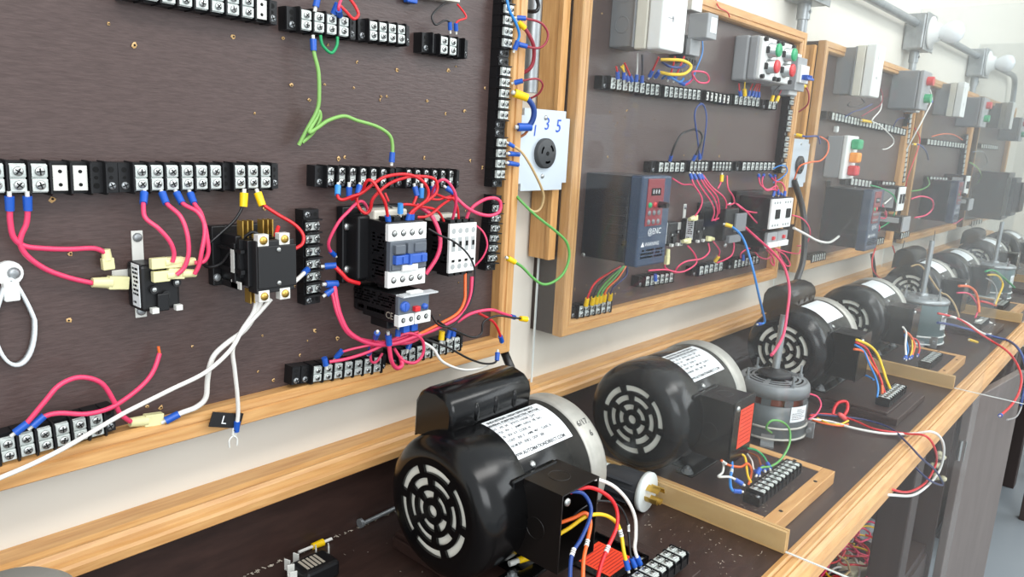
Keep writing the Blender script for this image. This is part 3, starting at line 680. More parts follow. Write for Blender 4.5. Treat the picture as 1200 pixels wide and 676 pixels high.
# local frame of a device: origin on the board at its lower left corner, x right, z up, -y outward
def scribble(b, x, y0, y1, z0, z1, rows, m=0, rnd=None, plane='x', dens=.7):
    rnd = rnd or random; h = (z1-z0)/rows
    for i in range(rows):
        z = z0+h*i+h*.2; y = y0
        while y < y1:
            l = rnd.uniform(.0015, .005); e = min(y+l, y1)
            if rnd.random() < dens:
                if plane == 'x': b.add([(x, y, z), (x, e, z), (x, e, z+h*.5), (x, y, z+h*.5)], [(0, 1, 2, 3), (3, 2, 1, 0)], m)
                else: b.add([(y, x, z), (e, x, z), (e, x, z+h*.5), (y, x, z+h*.5)], [(0, 1, 2, 3), (3, 2, 1, 0)], m)
            y = e+.001
def contactor_blue():
    T = dev('contactor', 'black contactor with a white and grey face and blue slider on nearest board', 'contactor', .506, -.172)
    w_, h_, d_ = .053, .066, .068
    dp(T, 'base', BLKP, lambda b: (b.box(-.020, w_+.012, -.012, 0, -.004, h_+.016, bev=.002), b.box(-.014, w_+.004, -.032, -.010, .002, h_+.008, bev=.003)))
    dp(T, 'housing', BLKP, lambda b: (b.box(0, w_, -d_+.004, -.028, 0, h_+.004, bev=.0015), [b.box(.004+.0125*i, .013+.0125*i, -d_+.012, -.045, h_+.002, h_+.0085) for i in range(4)], [b.box(.004+.0125*i, .013+.0125*i, -d_+.012, -.045, -.004, .002) for i in range(4)]))
    dp(T, 'coil_cover', CREAMP, lambda b: b.box(.002, w_-.004, -.040, -.014, h_+.003, h_+.014, bev=.002))
    for z0, z1 in ((h_-.0165, h_+.002), (-.002, .0165)):
        b = MB(); b.box(-.0005, w_+.0005, -d_, -d_+.006, z0, z1, bev=.0006)
        o = b.build('terminal_cover', WHT, T)
        for i in range(4):
            zc_ = (z0+z1)/2-.001
            b = MB(); b.cyl((.0075+.0125*i, -d_-.0002, zc_), (.0075+.0125*i, -d_-.0001, zc_), .0036, n=20); b.lathe([(0, .0030), (.0004, .0028), (.0005, 0)], (.0082+.0125*i, -d_-.0002, zc_), (0, -1, 0), 16, m=1)
            b.build('terminal_hole', [DARKH, STEEL], o)
    gp = MATS.get('mid_grey_plastic') or mat('mid_grey_plastic', (92, 98, 106), .45)
    dp(T, 'faceplate', gp, lambda b: (b.box(.0005, w_-.0005, -d_-.002, -d_+.010, .0165, h_-.0165, bev=.001), b.box(.004, .018, -d_-.0075, -d_, .036, .046, bev=.001), b.box(.022, .026, -d_-.006, -d_, .036, .047), b.box(.034, .051, -d_-.004, -d_, .036, .046, bev=.0008), b.box(.002, .051, -d_-.004, -d_, .018, .024, bev=.0008)))
    dp(T, 'slider', BLUEC, lambda b: (b.box(.004, .049, -d_-.008, -d_-.001, .0245, .0345, bev=.001), b.box(.013, .019, -d_-.0095, -d_-.002, .026, .033), b.box(.022, .025, -d_-.0100, -d_-.002, .0235, .0355), b.box(.040, .043, -d_-.0095, -d_-.002, .026, .033)))
    dp(T, 'marker_tag', WHT, lambda b: b.box(.015, .037, -d_-.006, -d_-.003, .0165, .0235, bev=.0005))
    dp(T, 'rating_print', MATS.get('pale_grey_print') or mat('pale_grey_print', (168, 160, 146), .6), lambda b: scribble(b, -.0003, -d_+.008, -.040, .006, .058, 14, rnd=random.Random(5)))
    for z in (.012, .060): dp(T, 'mounting_screw', STEEL, lambda b: screwhead(b, (-.012, -.0325, z-.002) if 0 else (-.0145, -.013, z), (0, -1, 0), .0045, 0, 0))
def overload():
    T = dev('overload_relay', 'black overload relay with a blue dial and red button under the contactor', 'overload relay', .508, -.2125)
    w_, h_, d_ = .045, .033, .083
    dp(T, 'housing', BLKP, lambda b: (b.box(0, w_, -d_+.004, -.020, 0, h_, bev=.0015), b.box(.002, w_-.002, -.030, 0, .002, h_-.002, bev=.003), b.box(.004, .036, -.060, -.030, -.010, .002, bev=.001)))
    gp = MATS['mid_grey_plastic']
    dp(T, 'faceplate', gp, lambda b: b.box(.0003, w_-.0003, -d_, -d_+.006, .011, h_-.001, bev=.0008))
    dp(T, 'terminal_cover', WHT, lambda b: (b.box(-.0005, .0215, -d_-.002, -d_+.006, -.002, .011, bev=.0006), b.box(.023, w_+.001, -d_-.002, -d_+.006, -.002, .011, bev=.0006)))
    for i in range(4): dp(T, 'terminal_hole', [DARKH, STEEL], lambda b: (b.cyl((.006+.011*i, -d_-.0021, .005), (.006+.011*i, -d_-.0020, .005), .0030, n=16), b.lathe([(0, .0019), (.0003, 0)], (.0066+.011*i, -d_-.0021, .005), (0, -1, 0), 12, m=1)))
    dp(T, 'dial', BLUEC, lambda b: (b.lathe([(0, .006), (.003, .0058), (.0035, .0045), (.0035, 0)], (.0085, -d_, .020), (0, -1, 0), 20), b.box(.0077, .0093, -d_-.0042, -d_-.003, .016, .024)))
    dp(T, 'stop_button', REDP, lambda b: b.box(.020, .0275, -d_-.006, -d_, .013, .019, bev=.001))
    dp(T, 'reset_button', BLUEC, lambda b: b.lathe([(0, .0035), (.004, .0033), (.005, 0)], (.037, -d_, .0165), (0, -1, 0), 16))
    dp(T, 'clear_flap', glassm('clear_flap_plastic', (.9, .92, .93, 1), .5), lambda b: b.box(.000, .050, -d_-.009, -d_+.004, h_-.001, h_+.0006))
    dp(T, 'marker_tag', WHT, lambda b: b.box(.014, .032, -d_-.004, -d_+.004, h_+.0006, h_+.003, bev=.0004))
    pr = MATS['pale_grey_print']
    def pf(b):
        scribble(b, -.0003, -d_+.006, -.004, .016, .031, 5, rnd=random.Random(8)); scribble(b, -.0003, -.060, -.012, .006, .014, 1, dens=.95, rnd=random.Random(2))
        b.text('CE', .011, fn=lambda p: (-.0004, -.069-.0-(-p.x), .008+p.y) if 0 else (-.0004, -.069-p.x*-1*-1, .008+p.y))
    dp(T, 'rating_print', pr, pf)
    for i in range(2): dp(T, 'blue_terminal', BLUE, lambda b: b.box(.012+.012*i, .021+.012*i, -d_+.004, -d_+.012, -.012, 0, bev=.001))
def contactor_slim(name, lab, x, z, d_=.043, w_=.046, h_=.063):
    T = dev(name, lab, 'contactor', x, z)
    dp(T, 'housing', BLKP, lambda b: (b.box(0, w_, -d_+.003, 0, 0, h_, bev=.001), [b.box(.002+.0112*i, .0095+.0112*i, -d_+.002, -.020, h_, h_+.004) for i in range(4)], [b.box(.002+.0112*i, .0095+.0112*i, -d_+.002, -.020, -.003, 0) for i in range(4)]))
    dp(T, 'coil_cover', CREAMP, lambda b: b.box(-.008, w_*.7, -.022, -.006, h_, h_+.008, bev=.001))
    dp(T, 'faceplate', WHT, lambda b: b.box(0, w_, -d_, -d_+.004, .001, h_-.001, bev=.0006))
    lg = MATS.get('light_grey_dial') or mat('light_grey_dial', (166, 170, 170), .5)
    for i in range(4):
        for z_ in (.009, h_-.010): dp(T, 'terminal_hole', lg, lambda b: b.cyl((.0065+.0112*i, -d_-.0003, z_), (.0065+.0112*i, -d_, z_), .0034, n=16))
        dp(T, 'contact_window', [lg, DARKH], lambda b: (b.box(.0035+.0112*i, .0095+.0112*i, -d_-.0003, -d_, .028, .045), b.box(.005+.0112*i, .009+.0112*i, -d_-.0008, -d_-.0002, .034, .040, m=1)))
        dp(T, 'aux_slot', DARKH, lambda b: b.box(.0045+.0112*i, .0090+.0112*i, -d_-.0006, -d_, .0145, .0175))
    dp(T, 'rating_print', MATS['pale_grey_print'], lambda b: scribble(b, -.0003, -d_+.006, -.012, .012, .052, 9, rnd=random.Random(4), dens=.5))
    return T
def power_relay():
    T = dev('power_relay', 'big open-frame black relay with square cover and brass blade terminals', 'relay', .352, -.157)
    w_, h_, d_ = .040, .042, .068
    dp(T, 'frame', BLKP, lambda b: (b.box(-.014, w_+.006, -.010, 0, -.004, h_+.012, bev=.001), b.box(-.006, w_, -.040, -.010, .000, h_+.006, bev=.001), b.box(-.010, .000, -.044, -.038, .004, h_, bev=.001), b.box(-.008, .002, -.050, -.046, .010, h_+.004), b.box(-.010, -.006, -.056, -.012, .014, .018), b.box(-.010, -.006, -.056, -.012, .034, .037), b.box(-.0085, -.004, -.046, -.016, -.002, .004), b.box(-.004, w_, -.058, -.040, .002, h_+.004, bev=.001)))
    dp(T, 'body', BLKM, lambda b: b.box(0, w_, -d_+.002, -.050, -.004, h_+.004, bev=.001))
    dp(T, 'front_cover', BLKM, lambda b: b.box(.001, w_+.001, -d_, -d_+.003, .001, h_-.001, bev=.0008))
    for x in (.007, .029):
        for z in (h_+.0045, -.0065):
            dp(T, 'terminal_screw', [TIN, BRASS], lambda b: (b.box(x-.0055, x+.0055, -d_+.001, -d_+.009, z-.0055, z+.0055, bev=.0005), b.lathe([(0, .004), (.0012, .0036), (.0015, 0)], (x, -d_+.001, z), (0, -1, 0), 14, m=1)))
    for z in (.005, h_-.005): dp(T, 'cover_screw', STEEL, lambda b: screwhead(b, (.022, -d_, z), (0, -1, 0), .0024, 0, 0))
    for i in range(6):
        x = .000+.005*i+(.006 if i > 2 else 0)
        dp(T, 'blade_terminal', BRASS, lambda b: b.box(x, x+.0012, -.042, -.032, h_+.004, h_+.020))
    for i in range(3): dp(T, 'blade_terminal', BRASS, lambda b: b.box(.002+.004*i, .0032+.004*i, -.050, -.040, -.016, -.002))
    dp(T, 'coil_tab', TIN, lambda b: (b.box(-.0105, -.0098, -.044, -.038, .014, .036), b.box(-.0085, -.0075, -.052, -.034, -.001, .006)))
    dp(T, 'mounting_screw', GREYS, lambda b: screwhead(b, (-.010, -.010, .004), (0, -1, 0), .004, 0, 0))
def fan_relay(x, z, lab, flip=False, full=True):
    T = dev('small_relay', lab, 'relay', x, z)
    dp(T, 'mounting_bracket', TIN, lambda b: (b.box(.006, .016, -.0015, 0, -.014, .066, bev=.0004), b.box(-.012, .006, -.0015, 0, .018, .032, bev=.0004)))
    for zz in (-.008, .060): dp(T, 'mounting_screw', GREYS, lambda b: (screwhead(b, (.011, -.0015, zz), (0, -1, 0), .0042, 0, 0)))
    dp(T, 'housing', BLKP, lambda b: (b.box(0, .034, -.032, -.0015, -.002, .040, bev=.003), b.box(.012, .022, -.036, -.030, -.002, .014, bev=.001)))
    dp(T, 'rating_label', [LABEL, INK], lambda b: (b.box(-.0006, -.0001, -.029, -.014, .002, .040), scribble(b, -.0008, -.027, -.016, .004, .038, 9, m=1, rnd=random.Random(6))))
    for (xx, zz) in ((.010, .018), (.020, .012), (.030, .022)):
        dp(T, 'terminal_post', [BLKM, STEEL], lambda b: (b.cyl((xx, -.035, zz), (xx, -.030, zz), .0038, n=16), b.lathe([(0, .0020), (.0006, 0)], (xx, -.035, zz), (0, -1, 0), 10, m=1)))
    for xx in (.006, .027): dp(T, 'tab', TIN, lambda b: b.box(xx, xx+.006, -.038, -.032, -.003, .002, bev=.0004))
    return T
def nylon(p, d, lab=None, parent=None, L=.017, r=.0042, name='spade_connector', group=None):
    """flag-shaped translucent connector at p pointing along d"""
    a = Vector(d).normalized(); b = MB()
    b.cyl(Vector(p), Vector(p)+a*L*.55, r*.85, r*1.05, n=14); 
    u = Vector((0, -1, 0)); v = a.cross(u).normalized(); c = Vector(p)+a*L*.75
    vs = [c+a*(sx*L*.3)+v*(sy*r*1.15)+u*(sz*r*.75) for sx in (-1, 1) for sy in (-1, 1) for sz in (-1, 1)]
    b.add(vs, [(0, 1, 3, 2), (4, 6, 7, 5), (0, 4, 5, 1), (2, 3, 7, 6), (0, 2, 6, 4), (1, 5, 7, 3)])
    if parent: return b.build(name, NYL, parent)
    o = b.build(name, NYL); bevmod(o, .0008); return tag(o, lab, 'wire connector', group)
contactor_blue(); overload()
contactor_slim('contactor', 'slim contactor with an all-white face, right of the blue-faced one', .620, -.175)
power_relay()
fan_relay(.262, -.170, 'small black relay with a white side label on the nearest board')
for i, (a, d_, l) in enumerate((((210, 306), (-1, 0, .0), 'upper left'), ((228, 306), (-1, 0, .05), 'upper right'), ((212, 321), (-1, 0, 0), 'lower left'), ((229, 320), (-1, 0, .1), 'lower right'))):
    nylon(W(a[0], a[1], -.084), d_, 'pale yellow wire connector pushed on the small relay, '+l+' of four', L=.024)
nylon(W(124, 292, -.055), (.06, 0, -1), 'pale connector hanging on the shorter pink wire, left of the small relay')
nylon(W(108, 331, -.056), (1, 0, -.12), 'pale connector at the end of the longer pink wire, lower left', L=.028, r=.005)
nylon(W(152, 495, -.060), (1, 0, -.12), 'pale connector beside the strip in the lower left corner', L=.028, r=.005)
# zip-tie loop
T = thing('cable_tie', 'translucent white cable tie loop hanging from a screw at the left edge', 'cable tie', mw=Matrix.Translation(W(10, 328, YP)))
O_ = W(10, 328, YP); cn = W(17, 378, -.054)
b = MB(); n_ = 40; vs = []
for i in range(n_+1):
    t = 2*PI*i/n_; x = cn.x-O_.x+.0145*math.cos(t)*(1 if math.sin(t) < 0 else 1-.55*math.sin(t)); z = cn.z-O_.z+.036*math.sin(t)
    nx, nz = math.cos(t), .4*math.sin(t); l = math.hypot(nx, nz); nx /= l; nz /= l
    for (dn, dy) in ((-.0012, 0), (.0012, 0), (.0012, -.0075), (-.0012, -.0075)): vs.append((x+nx*dn, dy-.001, z+nz*dn))
b.add(vs, [(4*i+k, 4*i+(k+1) % 4, 4*i+4+(k+1) % 4, 4*i+4+k) for i in range(n_) for k in range(4)], 0, True)
b.build('loop', MATS.get('x') or mat('translucent_nylon_tie', (214, 220, 222), .3), T)
b = MB(); b.box(-.006, .005, -.010, -.001, -.016, .000, bev=.0015); b.cyl((0, 0, .006), (0, -.004, .006), .010, n=20); b.build('tie_head', WHT, T)
b = MB(); screwhead(b, (.003, -.004, .006), (0, -1, 0), .0048, 0, 0); b.build('screw', GREYS, T)
# pale device at the top edge
T = dev('switch_box', 'pale device at the top edge of the nearest board, cut off by the picture', 'switch box', .466, .146)
dp(T, 'base', CREAMP, lambda b: b.prism([(-.010, .006), (.020, -.006), (.105, 0.000), (.135, -.002), (.185, .001), (.185, .06), (-.010, .06)], 'y', -.014, 0))
dp(T, 'cover', WHT, lambda b: b.box(.10, .180, -.024, -.014, .006, .06, bev=.003))
dp(T, 'mounting_screw', STEEL, lambda b: screwhead(b, (.118, -.0145, .004), (0, -1, 0), .004, 0, 0))
dp(T, 'terminal', BLUE, lambda b: (b.box(.108, .123, -.010, -.002, -.010, -.001, bev=.001)))

# --- second board
def drive(x, z, lab, s=1.0, detail=True):
    T = dev('motor_drive', lab, 'variable speed drive', x, z); w_, h_, d_ = .084, .137, .104
    if s != 1: T.scale = (s, s, s)
    dp(T, 'heatsink_body', NAVYD, lambda b: (b.box(.001, w_-.001, -d_+.022, 0, 0.004, h_-.002, bev=.002), [b.box(-.0006, .001, -d_+.028, -d_+.056, .030+.014*i, .033+.014*i) for i in range(6)]))
    dp(T, 'front_cover', NAVY, lambda b: (b.box(0, w_, -d_, -d_+.022, 0, h_, bev=.003), b.box(-.0004, w_+.0004, -d_-.0005, -d_+.006, .0455, .0465)))
    dp(T, 'mounting_screw', STEEL, lambda b: screwhead(b, (.000, -.006, .006), (-1, -.2, 0), .0035, 0, 0))
    kp = dp(T, 'keypad', MAROON, lambda b: b.box(.014, .061, -d_-.0015, -d_+.002, .062, h_-.004, bev=.001))
    dp2 = lambda n_, m_, f: (lambda b: (f(b), b.build(n_, m_, kp)))(MB())
    dp2('display', [DARKH, INKW], lambda b: (b.box(.024, .050, -d_-.0022, -d_-.001, .108, .119), [b.text('8', .0085, m=1, fn=lambda p, i=i: (.029+.0075*i+p.x, -d_-.0024, .1135+p.y)) for i in range(3)]))
    dp2('run_button', GRNP, lambda b: b.lathe([(0, .0042), (.002, .0038), (.0025, 0)], (.022, -d_-.0015, .094), (0, -1, 0), 16))
    dp2('stop_button', REDP, lambda b: b.lathe([(0, .0042), (.002, .0038), (.0025, 0)], (.036, -d_-.0015, .094), (0, -1, 0), 16))
    dp2('speed_knob', BLKM, lambda b: b.cyl((.050, -d_-.001, .094), (.050, -d_-.016, .094), .0052, .0046, n=20))
    for i in range(3):
        for j in range(2): dp2('key', GREYD, lambda b: b.lathe([(0, .0040), (.0014, .0036), (.0018, 0)], (.022+.0135*i, -d_-.0015, .082-.0135*j), (0, -1, 0), 14))
    def pf(b):
        fx = lambda sx, sz: (lambda p: (sx+p.x, -d_-.0006, sz+p.y))
        b.text('@ENC', .013, fn=fx(.044, .053)); b.text('WARNING', .0085, fn=fx(.040, .034))
        b.add([(.008, -d_-.0006, .031), (.018, -d_-.0006, .031), (.013, -d_-.0006, .039)], [(0, 1, 2)])
        scribble(b, -d_-.0006, .010, .074, .012, .028, 3, plane='y', rnd=random.Random(9), dens=.9)
    dp(T, 'cover_print', INKW, pf)
    return T
drive(.949, -.191, 'navy blue motor drive with a maroon keypad on the second board')
def disconnect(x, z, lab, s=1):
    T = dev('disconnect_box', lab, 'switch box', x, z)
    if s != 1: T.scale = (s, s, s)
    dp(T, 'back_box', GREYD, lambda b: (b.box(0, .060, -.043, 0, .000, .112, bev=.002), [b.lathe([(0, .0125), (.0006, .0125), (.0006, .0115), (0, .0115)], (0, -.022, zz), (-1, 0, 0), 24) for zz in (.032, .075)], b.box(-.004, .064, -.046, -.043, -.002, .114, bev=.001)))
    dp(T, 'cream_collar', CREAMP, lambda b: b.box(-.001, .066, -.066, -.046, -.004, .116, bev=.002))
    dp(T, 'white_cover', WHT, lambda b: b.box(-.001, .068, -.092, -.0675, -.005, .118, bev=.003))
    dp(T, 'cover_marks', [GREYB, GREYD], lambda b: (b.box(.018, .020, -.0925, -.0918, .082, .100), b.box(.014, .030, -.0925, -.0918, .040, .0412), b.box(.026, .030, -.0925, -.0918, .036, .044)))
    return T
disconnect(.984, .134, 'grey switch box with a cream collar and white cover on the second board')
disconnect(1.975, .134, 'grey switch box with white cover at the top left, third board')
disconnect(2.99, .134, 'white covered switch box at the top of the fourth board', .95)
disconnect(3.99, .130, 'grey and white switch box at the top of the fifth board', .95)
def din_relay():
    T = dev('plug_in_relay', 'small grey timer relay in a socket between white cover and push buttons', 'relay', 1.165, .134)
    dp(T, 'socket', [BLKP, GREYB], lambda b: (b.box(0, .040, -.030, 0, -.002, .040, bev=.001), b.box(.003, .037, -.038, -.028, .008, .034, m=1, bev=.001), [b.box(.005+.009*i, .011+.009*i, -.034, -.028, -.006, .002) for i in range(4)]))
    dp(T, 'timer', [GREYB, LABEL], lambda b: (b.box(.003, .038, -.066, -.030, .034, .074, bev=.0015), b.box(.013, .034, -.0665, -.0655, .044, .068, m=1)))
    dp(T, 'din_clip', TIN, lambda b: (b.box(.002, .038, -.034, -.004, .080, .104, bev=.001)))
din_relay()
def pushbuttons():
    for k, (x, lab) in enumerate(((1.405, 'grey push-button box with green and red buttons, left of the twin pair'), (1.482, 'grey push-button box with green and red buttons, right of the twin pair'))):
        T = dev('push_button_box', lab, 'push button box', x, .120)
        dp(T, 'enclosure', GREYB, lambda b: (b.box(0, .074, -.030, 0, 0, .084, bev=.004), b.box(.001, .073, -.050, -.0305, .001, .083, bev=.004)))
        dp(T, 'front_plate', WHT, lambda b: b.box(.003, .071, -.058, -.048, .003, .081, bev=.003))
        for z, m_, n_ in ((.058, GRNP, 'green_button'), (.028, REDP, 'red_button')):
            q = dp(T, n_, m_, lambda b: b.lathe([(0, .0125), (.003, .0125), (.004, .0115), (.004, 0)], (.036, -.074, z), (0, -1, 0), 28))
            b = MB(); b.lathe([(0, .0145), (.003, .0145), (.003, .0125), (.016, .0125), (.016, .0105)], (.036, -.058, z), (0, -1, 0), 28); b.box(.018, .022, -.064, -.058, z-.006, z+.006, m=1); b.build('chrome_bezel', [STEEL, BLKM], q)
        for xx, zz in ((.008, .008), (.066, .008), (.008, .076), (.066, .076)): dp(T, 'corner_screw', BLKM, lambda b: b.cyl((xx, -.064, zz), (xx, -.056, zz), .0042, n=14))
pushbuttons()
def breaker(x, z, lab):
    T = dev('circuit_breaker', lab, 'circuit breaker', x, z)
    dp(T, 'body', GREYB, lambda b: (b.box(0, .052, -.052, 0, .004, .072, bev=.001), b.box(.004, .048, -.038, 0, -.006, .082, bev=.001)))
    dp(T, 'face', WHT, lambda b: (b.box(.004, .048, -.060, -.050, .020, .056, bev=.001), b.box(.006, .046, -.040, -.036, -.004, .008), b.box(.006, .046, -.040, -.036, .068, .080)))
    dp(T, 'switch_lever', BLUE, lambda b: (b.box(.008, .044, -.074, -.068, .026, .031, bev=.001), [b.box(.010+.012*i, .014+.012*i, -.072, -.058, .026, .036) for i in range(3)]))
breaker(1.600, .112, 'grey circuit breaker with a blue lever at the right of second board')
def contactor_pair():
    T = dev('contactor', 'pair of black contactors with white faces at the right of second board', 'contactor', 1.480, -.170); T.scale = (1.2, 1, .86)
    dp(T, 'housing', BLKP, lambda b: (b.box(0, .045, -.080, 0, 0, .075, bev=.002), b.box(.046, .091, -.080, 0, 0, .075, bev=.002), b.box(-.012, .095, -.014, 0, -.006, .085, bev=.002)))
    for i in range(2):
        x = .046*i
        o = dp(T, 'faceplate', WHT, lambda b: b.box(x, x+.045, -.084, -.079, .002, .073, bev=.001))
        b = MB(); b.box(x+.018, x+.034, -.0865, -.084, .026, .048); b.build('contact_window', DARKH, o)
        for j in range(3):
            for z in (.010, .064): b = MB(); b.cyl((x+.011+.011*j, -.0843, z), (x+.011+.011*j, -.084, z), .003, n=12); b.build('terminal_hole', GREYS, o)
    T2 = dev('overload_relay', 'pair of overload relays under the white-faced contactors, second board', 'overload relay', 1.495, -.210); T2.scale = (1.2, 1, .9)
    dp(T2, 'housing', BLKP, lambda b: (b.box(0, .088, -.070, 0, 0, .038, bev=.002), b.box(.004, .030, -.060, -.03, -.012, 0)))
    for i in range(2): dp(T2, 'faceplate', GREYB, lambda b: b.box(.001+.045*i, .044+.045*i, -.076, -.069, .002, .036, bev=.001)); dp(T2, 'terminal_cover', WHT, lambda b: b.box(.001+.045*i, .044+.045*i, -.080, -.072, 0, .013, bev=.001)); dp(T2, 'reset_button', REDP, lambda b: b.box(.020+.045*i, .028+.045*i, -.080, -.074, .018, .026, bev=.001))
contactor_pair()
fan_relay(1.165, -.183, 'small black relay next to the navy drive, second board')
fan_relay(1.262, -.183, 'middle small black relay on the second board, with pale connectors')
T = dev('power_relay', 'black relay with a grey metal bracket in the middle of second board', 'relay', 1.335, -.186); T.scale = (1.3, 1.0, 1)
dp(T, 'body', BLKP, lambda b: (b.box(0, .045, -.055, 0, 0, .062, bev=.002), b.box(-.01, .05, -.01, 0, -.008, .07, bev=.001)))
dp(T, 'bracket', GREYD, lambda b: (b.box(.030, .066, -.060, -.055, .016, .052, bev=.001), b.box(.010, .050, -.062, -.052, -.004, .010, bev=.001)))
for zz in (-.004, -.016, .066): dp(T, 'terminal_screw', STEEL, lambda b: screwhead(b, (.05, -.03, zz), (0, -1, 0), .005, 0, 0))
for (a, d_, l) in (((808, 257), (1, 0, .08), 'top left'), ((850, 256), (-1, 0, .0), 'top right'), ((800, 283), (1, 0, 0), 'bottom left'), ((836, 280), (-1, 0, .1), 'bottom right'), ((783, 292), (0, 0, -1), 'lower end, next to the drive')):
    nylon(W(a[0], a[1], -.085), d_, 'pale connector on the small relays of the second board, '+l, L=.026)
# --- third, fourth and fifth boards
T = dev('signal_box', 'grey box with green, amber and red lamps on the third board', 'signal box', 1.985, -.073)
dp(T, 'enclosure', GREYB, lambda b: b.box(0, .080, -.040, 0, 0, .105, bev=.003))
dp(T, 'front_plate', WHT, lambda b: b.box(-.002, .082, -.052, -.040, -.002, .107, bev=.003))
for z, m_, n_ in ((.086, GRNP, 'green_lamp'), (.053, ORNP, 'amber_lamp'), (.020, REDP, 'red_lamp')): dp(T, n_, m_, lambda b: b.box(.022, .056, -.074, -.052, z-.013, z+.013, bev=.005))
for zz in (.122, -.018): dp(T, 'mounting_tab', WHT if zz > 0 else BLKP, lambda b: b.box(.030, .042, -.012, 0, zz-.008, zz+.008, bev=.003))
drive(2.02, -.255, 'navy motor drive on the third board, below the signal box', 1.15)
drive(3.02, -.240, 'navy motor drive on the fourth board', 1.1)
def pbox(x, z, lab, w_=.10, h_=.11):
    T = dev('push_button_box', lab, 'push button box', x, z)
    dp(T, 'enclosure', GREYD, lambda b: b.box(0, w_, -.075, 0, 0, h_, bev=.004)); dp(T, 'front_plate', GREYB, lambda b: b.box(0, w_, -.088, -.076, 0, h_, bev=.003))
    for z_, m_, n_ in ((.75, REDP, 'red_button'), (.30, GRNP, 'green_button')): dp(T, n_, m_, lambda b: b.cyl((w_*.5, -.105, h_*z_), (w_*.5, -.088, h_*z_), .013, n=20))
pbox(2.45, .125, 'grey push-button box at the top right of the third board', .09)
pbox(3.36, .110, 'grey push-button box at the top right of the fourth board')
pbox(4.30, .080, 'grey push-button box at the top right of the fifth board')
breaker(2.615, .130, 'grey breaker over the right rail of the third board')
def far_contactor(x, z, lab, d_=.075):
    T = dev('contactor', lab, 'contactor', x, z)
    dp(T, 'housing', BLKP, lambda b: b.box(0, .070, -d_, 0, 0, .075, bev=.002)); dp(T, 'side_label', MATS['light_grey_dial'], lambda b: b.box(-.001, 0, -d_+.008, -.03, .010, .066))
    dp(T, 'faceplate', WHT, lambda b: b.box(0, .070, -d_-.004, -d_, .002, .073, bev=.001)); dp(T, 'contact_window', DARKH, lambda b: (b.box(.012, .030, -d_-.006, -d_-.004, .024, .052), b.box(.042, .060, -d_-.006, -d_-.004, .024, .052)))
    T = dev('overload_relay', lab.replace('contactor', 'overload relay'), 'overload relay', x-.01, z-.058)
    dp(T, 'housing', BLKP, lambda b: b.box(0, .080, -.10, 0, 0, .045, bev=.002)); dp(T, 'side_label', MATS['light_grey_dial'], lambda b: b.box(-.001, 0, -.092, -.02, .026, .042)); dp(T, 'faceplate', GREYB, lambda b: b.box(0, .08, -.104, -.1, 0, .045, bev=.001))
far_contactor(2.42, -.175, 'white-faced contactor at the right of the third board')
far_contactor(3.33, -.150, 'white-faced contactor at the right of the fourth board')
fan_relay(2.25, -.170, 'small relay beside the drive, third board')
fan_relay(3.22, -.170, 'small relay beside the drive, fourth board')
T = dev('motor_starter', 'large dark starter standing far out from the fifth board', 'motor starter', 3.93, -.275)
dp(T, 'housing', NAVYD, lambda b: b.box(0, .16, -.13, 0, 0, .21, bev=.004)); dp(T, 'cover', BLKP, lambda b: b.box(.01, .15, -.16, -.13, .02, .19, bev=.004)); dp(T, 'terminal_row', PLATE, lambda b: b.box(-.001, .01, -.14, -.125, .02, .19))
for i in range(3): dp(T, 'contact_block', BLKP, lambda b: b.box(.02+.045*i, .055+.045*i, -.185, -.158, .04, .17, bev=.004))
# ------------------------------------------------------------------ things on the bench
BT = -.4895
def base_board(x0, x1, label, oakframe, y0=-.418, y1=-.09):
    T = thing('motor_base_board', label, 'base board', mw=Matrix.Translation(((x0+x1)/2, (y0+y1)/2, H+BZ)))
    e = .0185
    if oakframe:
        b = MB(); b.box(x0+e, x1-e, y0+e, y1, BZ+.0006, BT); part(b, 'panel', BENCH, T)
        for (a, c, d_, f, m) in ((x0, x1, y0, y0+e-.0006, OAKX), (x1-e+.0006, x1, y0+e, y1, OAKY), (x0, x0+e-.0006, y0+e, y1, OAKY)):
            b = MB(); b.box(a, c, d_, f, BZ+.0006, BT+.001, bev=.0008); o = part(b, 'oak_edging', m, T)
        for (px, py) in ((x1-.009, y0+.06), (x1-.06, y0+.009), (x0+.05, y0+.009), (x1-.009, y0+.2)):
            b = MB(); b.cyl((px, py, BT+.0011), (px, py, BT+.0014), .003, n=12); part(b, 'screw_hole', DARKH, T)
    else:
        b = MB(); b.box(x0, x1, y0, y1, BZ+.0006, BT-.006, bev=.001); part(b, 'lower_board', BENCH, T)
        b = MB(); b.box(x0+.004, x1-.02, y0+.02, y1, BT-.006, BT, bev=.001); part(b, 'panel', BENCH, T)
base_board(.54, .757, 'dark base board under the nearest motor', False, y0=-.395)
base_board(.907, 1.147, 'oak-edged base board under the orange-labelled motor', True)
base_board(1.492, 1.70, 'bare dark base board behind the nearest upright motor', False)
base_board(1.858, 2.097, 'oak-edged base board just behind the second clear sheet', True)
base_board(2.442, 2.65, 'dark base board behind the middle upright motor', False)
base_board(2.808, 3.047, 'oak-edged base board just behind the third clear sheet', True)
base_board(3.392, 3.60, 'dark base board, farthest of the plain ones', False)
X_, Y_, Z_ = Vector((1, 0, 0)), Vector((0, 1, 0)), Vector((0, 0, 1))
def bstrip(x, y, L, units, label, ang=0, wd=.026, screws=True):
    a = Vector((math.cos(ang), math.sin(ang), 0))
    return strip(label, None, None, units, wd=wd, frame=(Vector((x, y, H+BT)), a, Z_.cross(a), Z_, L), ht=.018, screws=screws)
bstrip(.625, -.371, .118, 'ewwwwwww', 'black terminal strip taking the coloured leads of the nearest motor')
bstrip(.945, -.371, .150, 'ewwwwwwwwww', 'black terminal strip in front of the orange-labelled motor')
bstrip(1.530, -.379, .120, 'wwwwwwwww', 'black terminal strip on the bare dark board with yellow and orange leads')
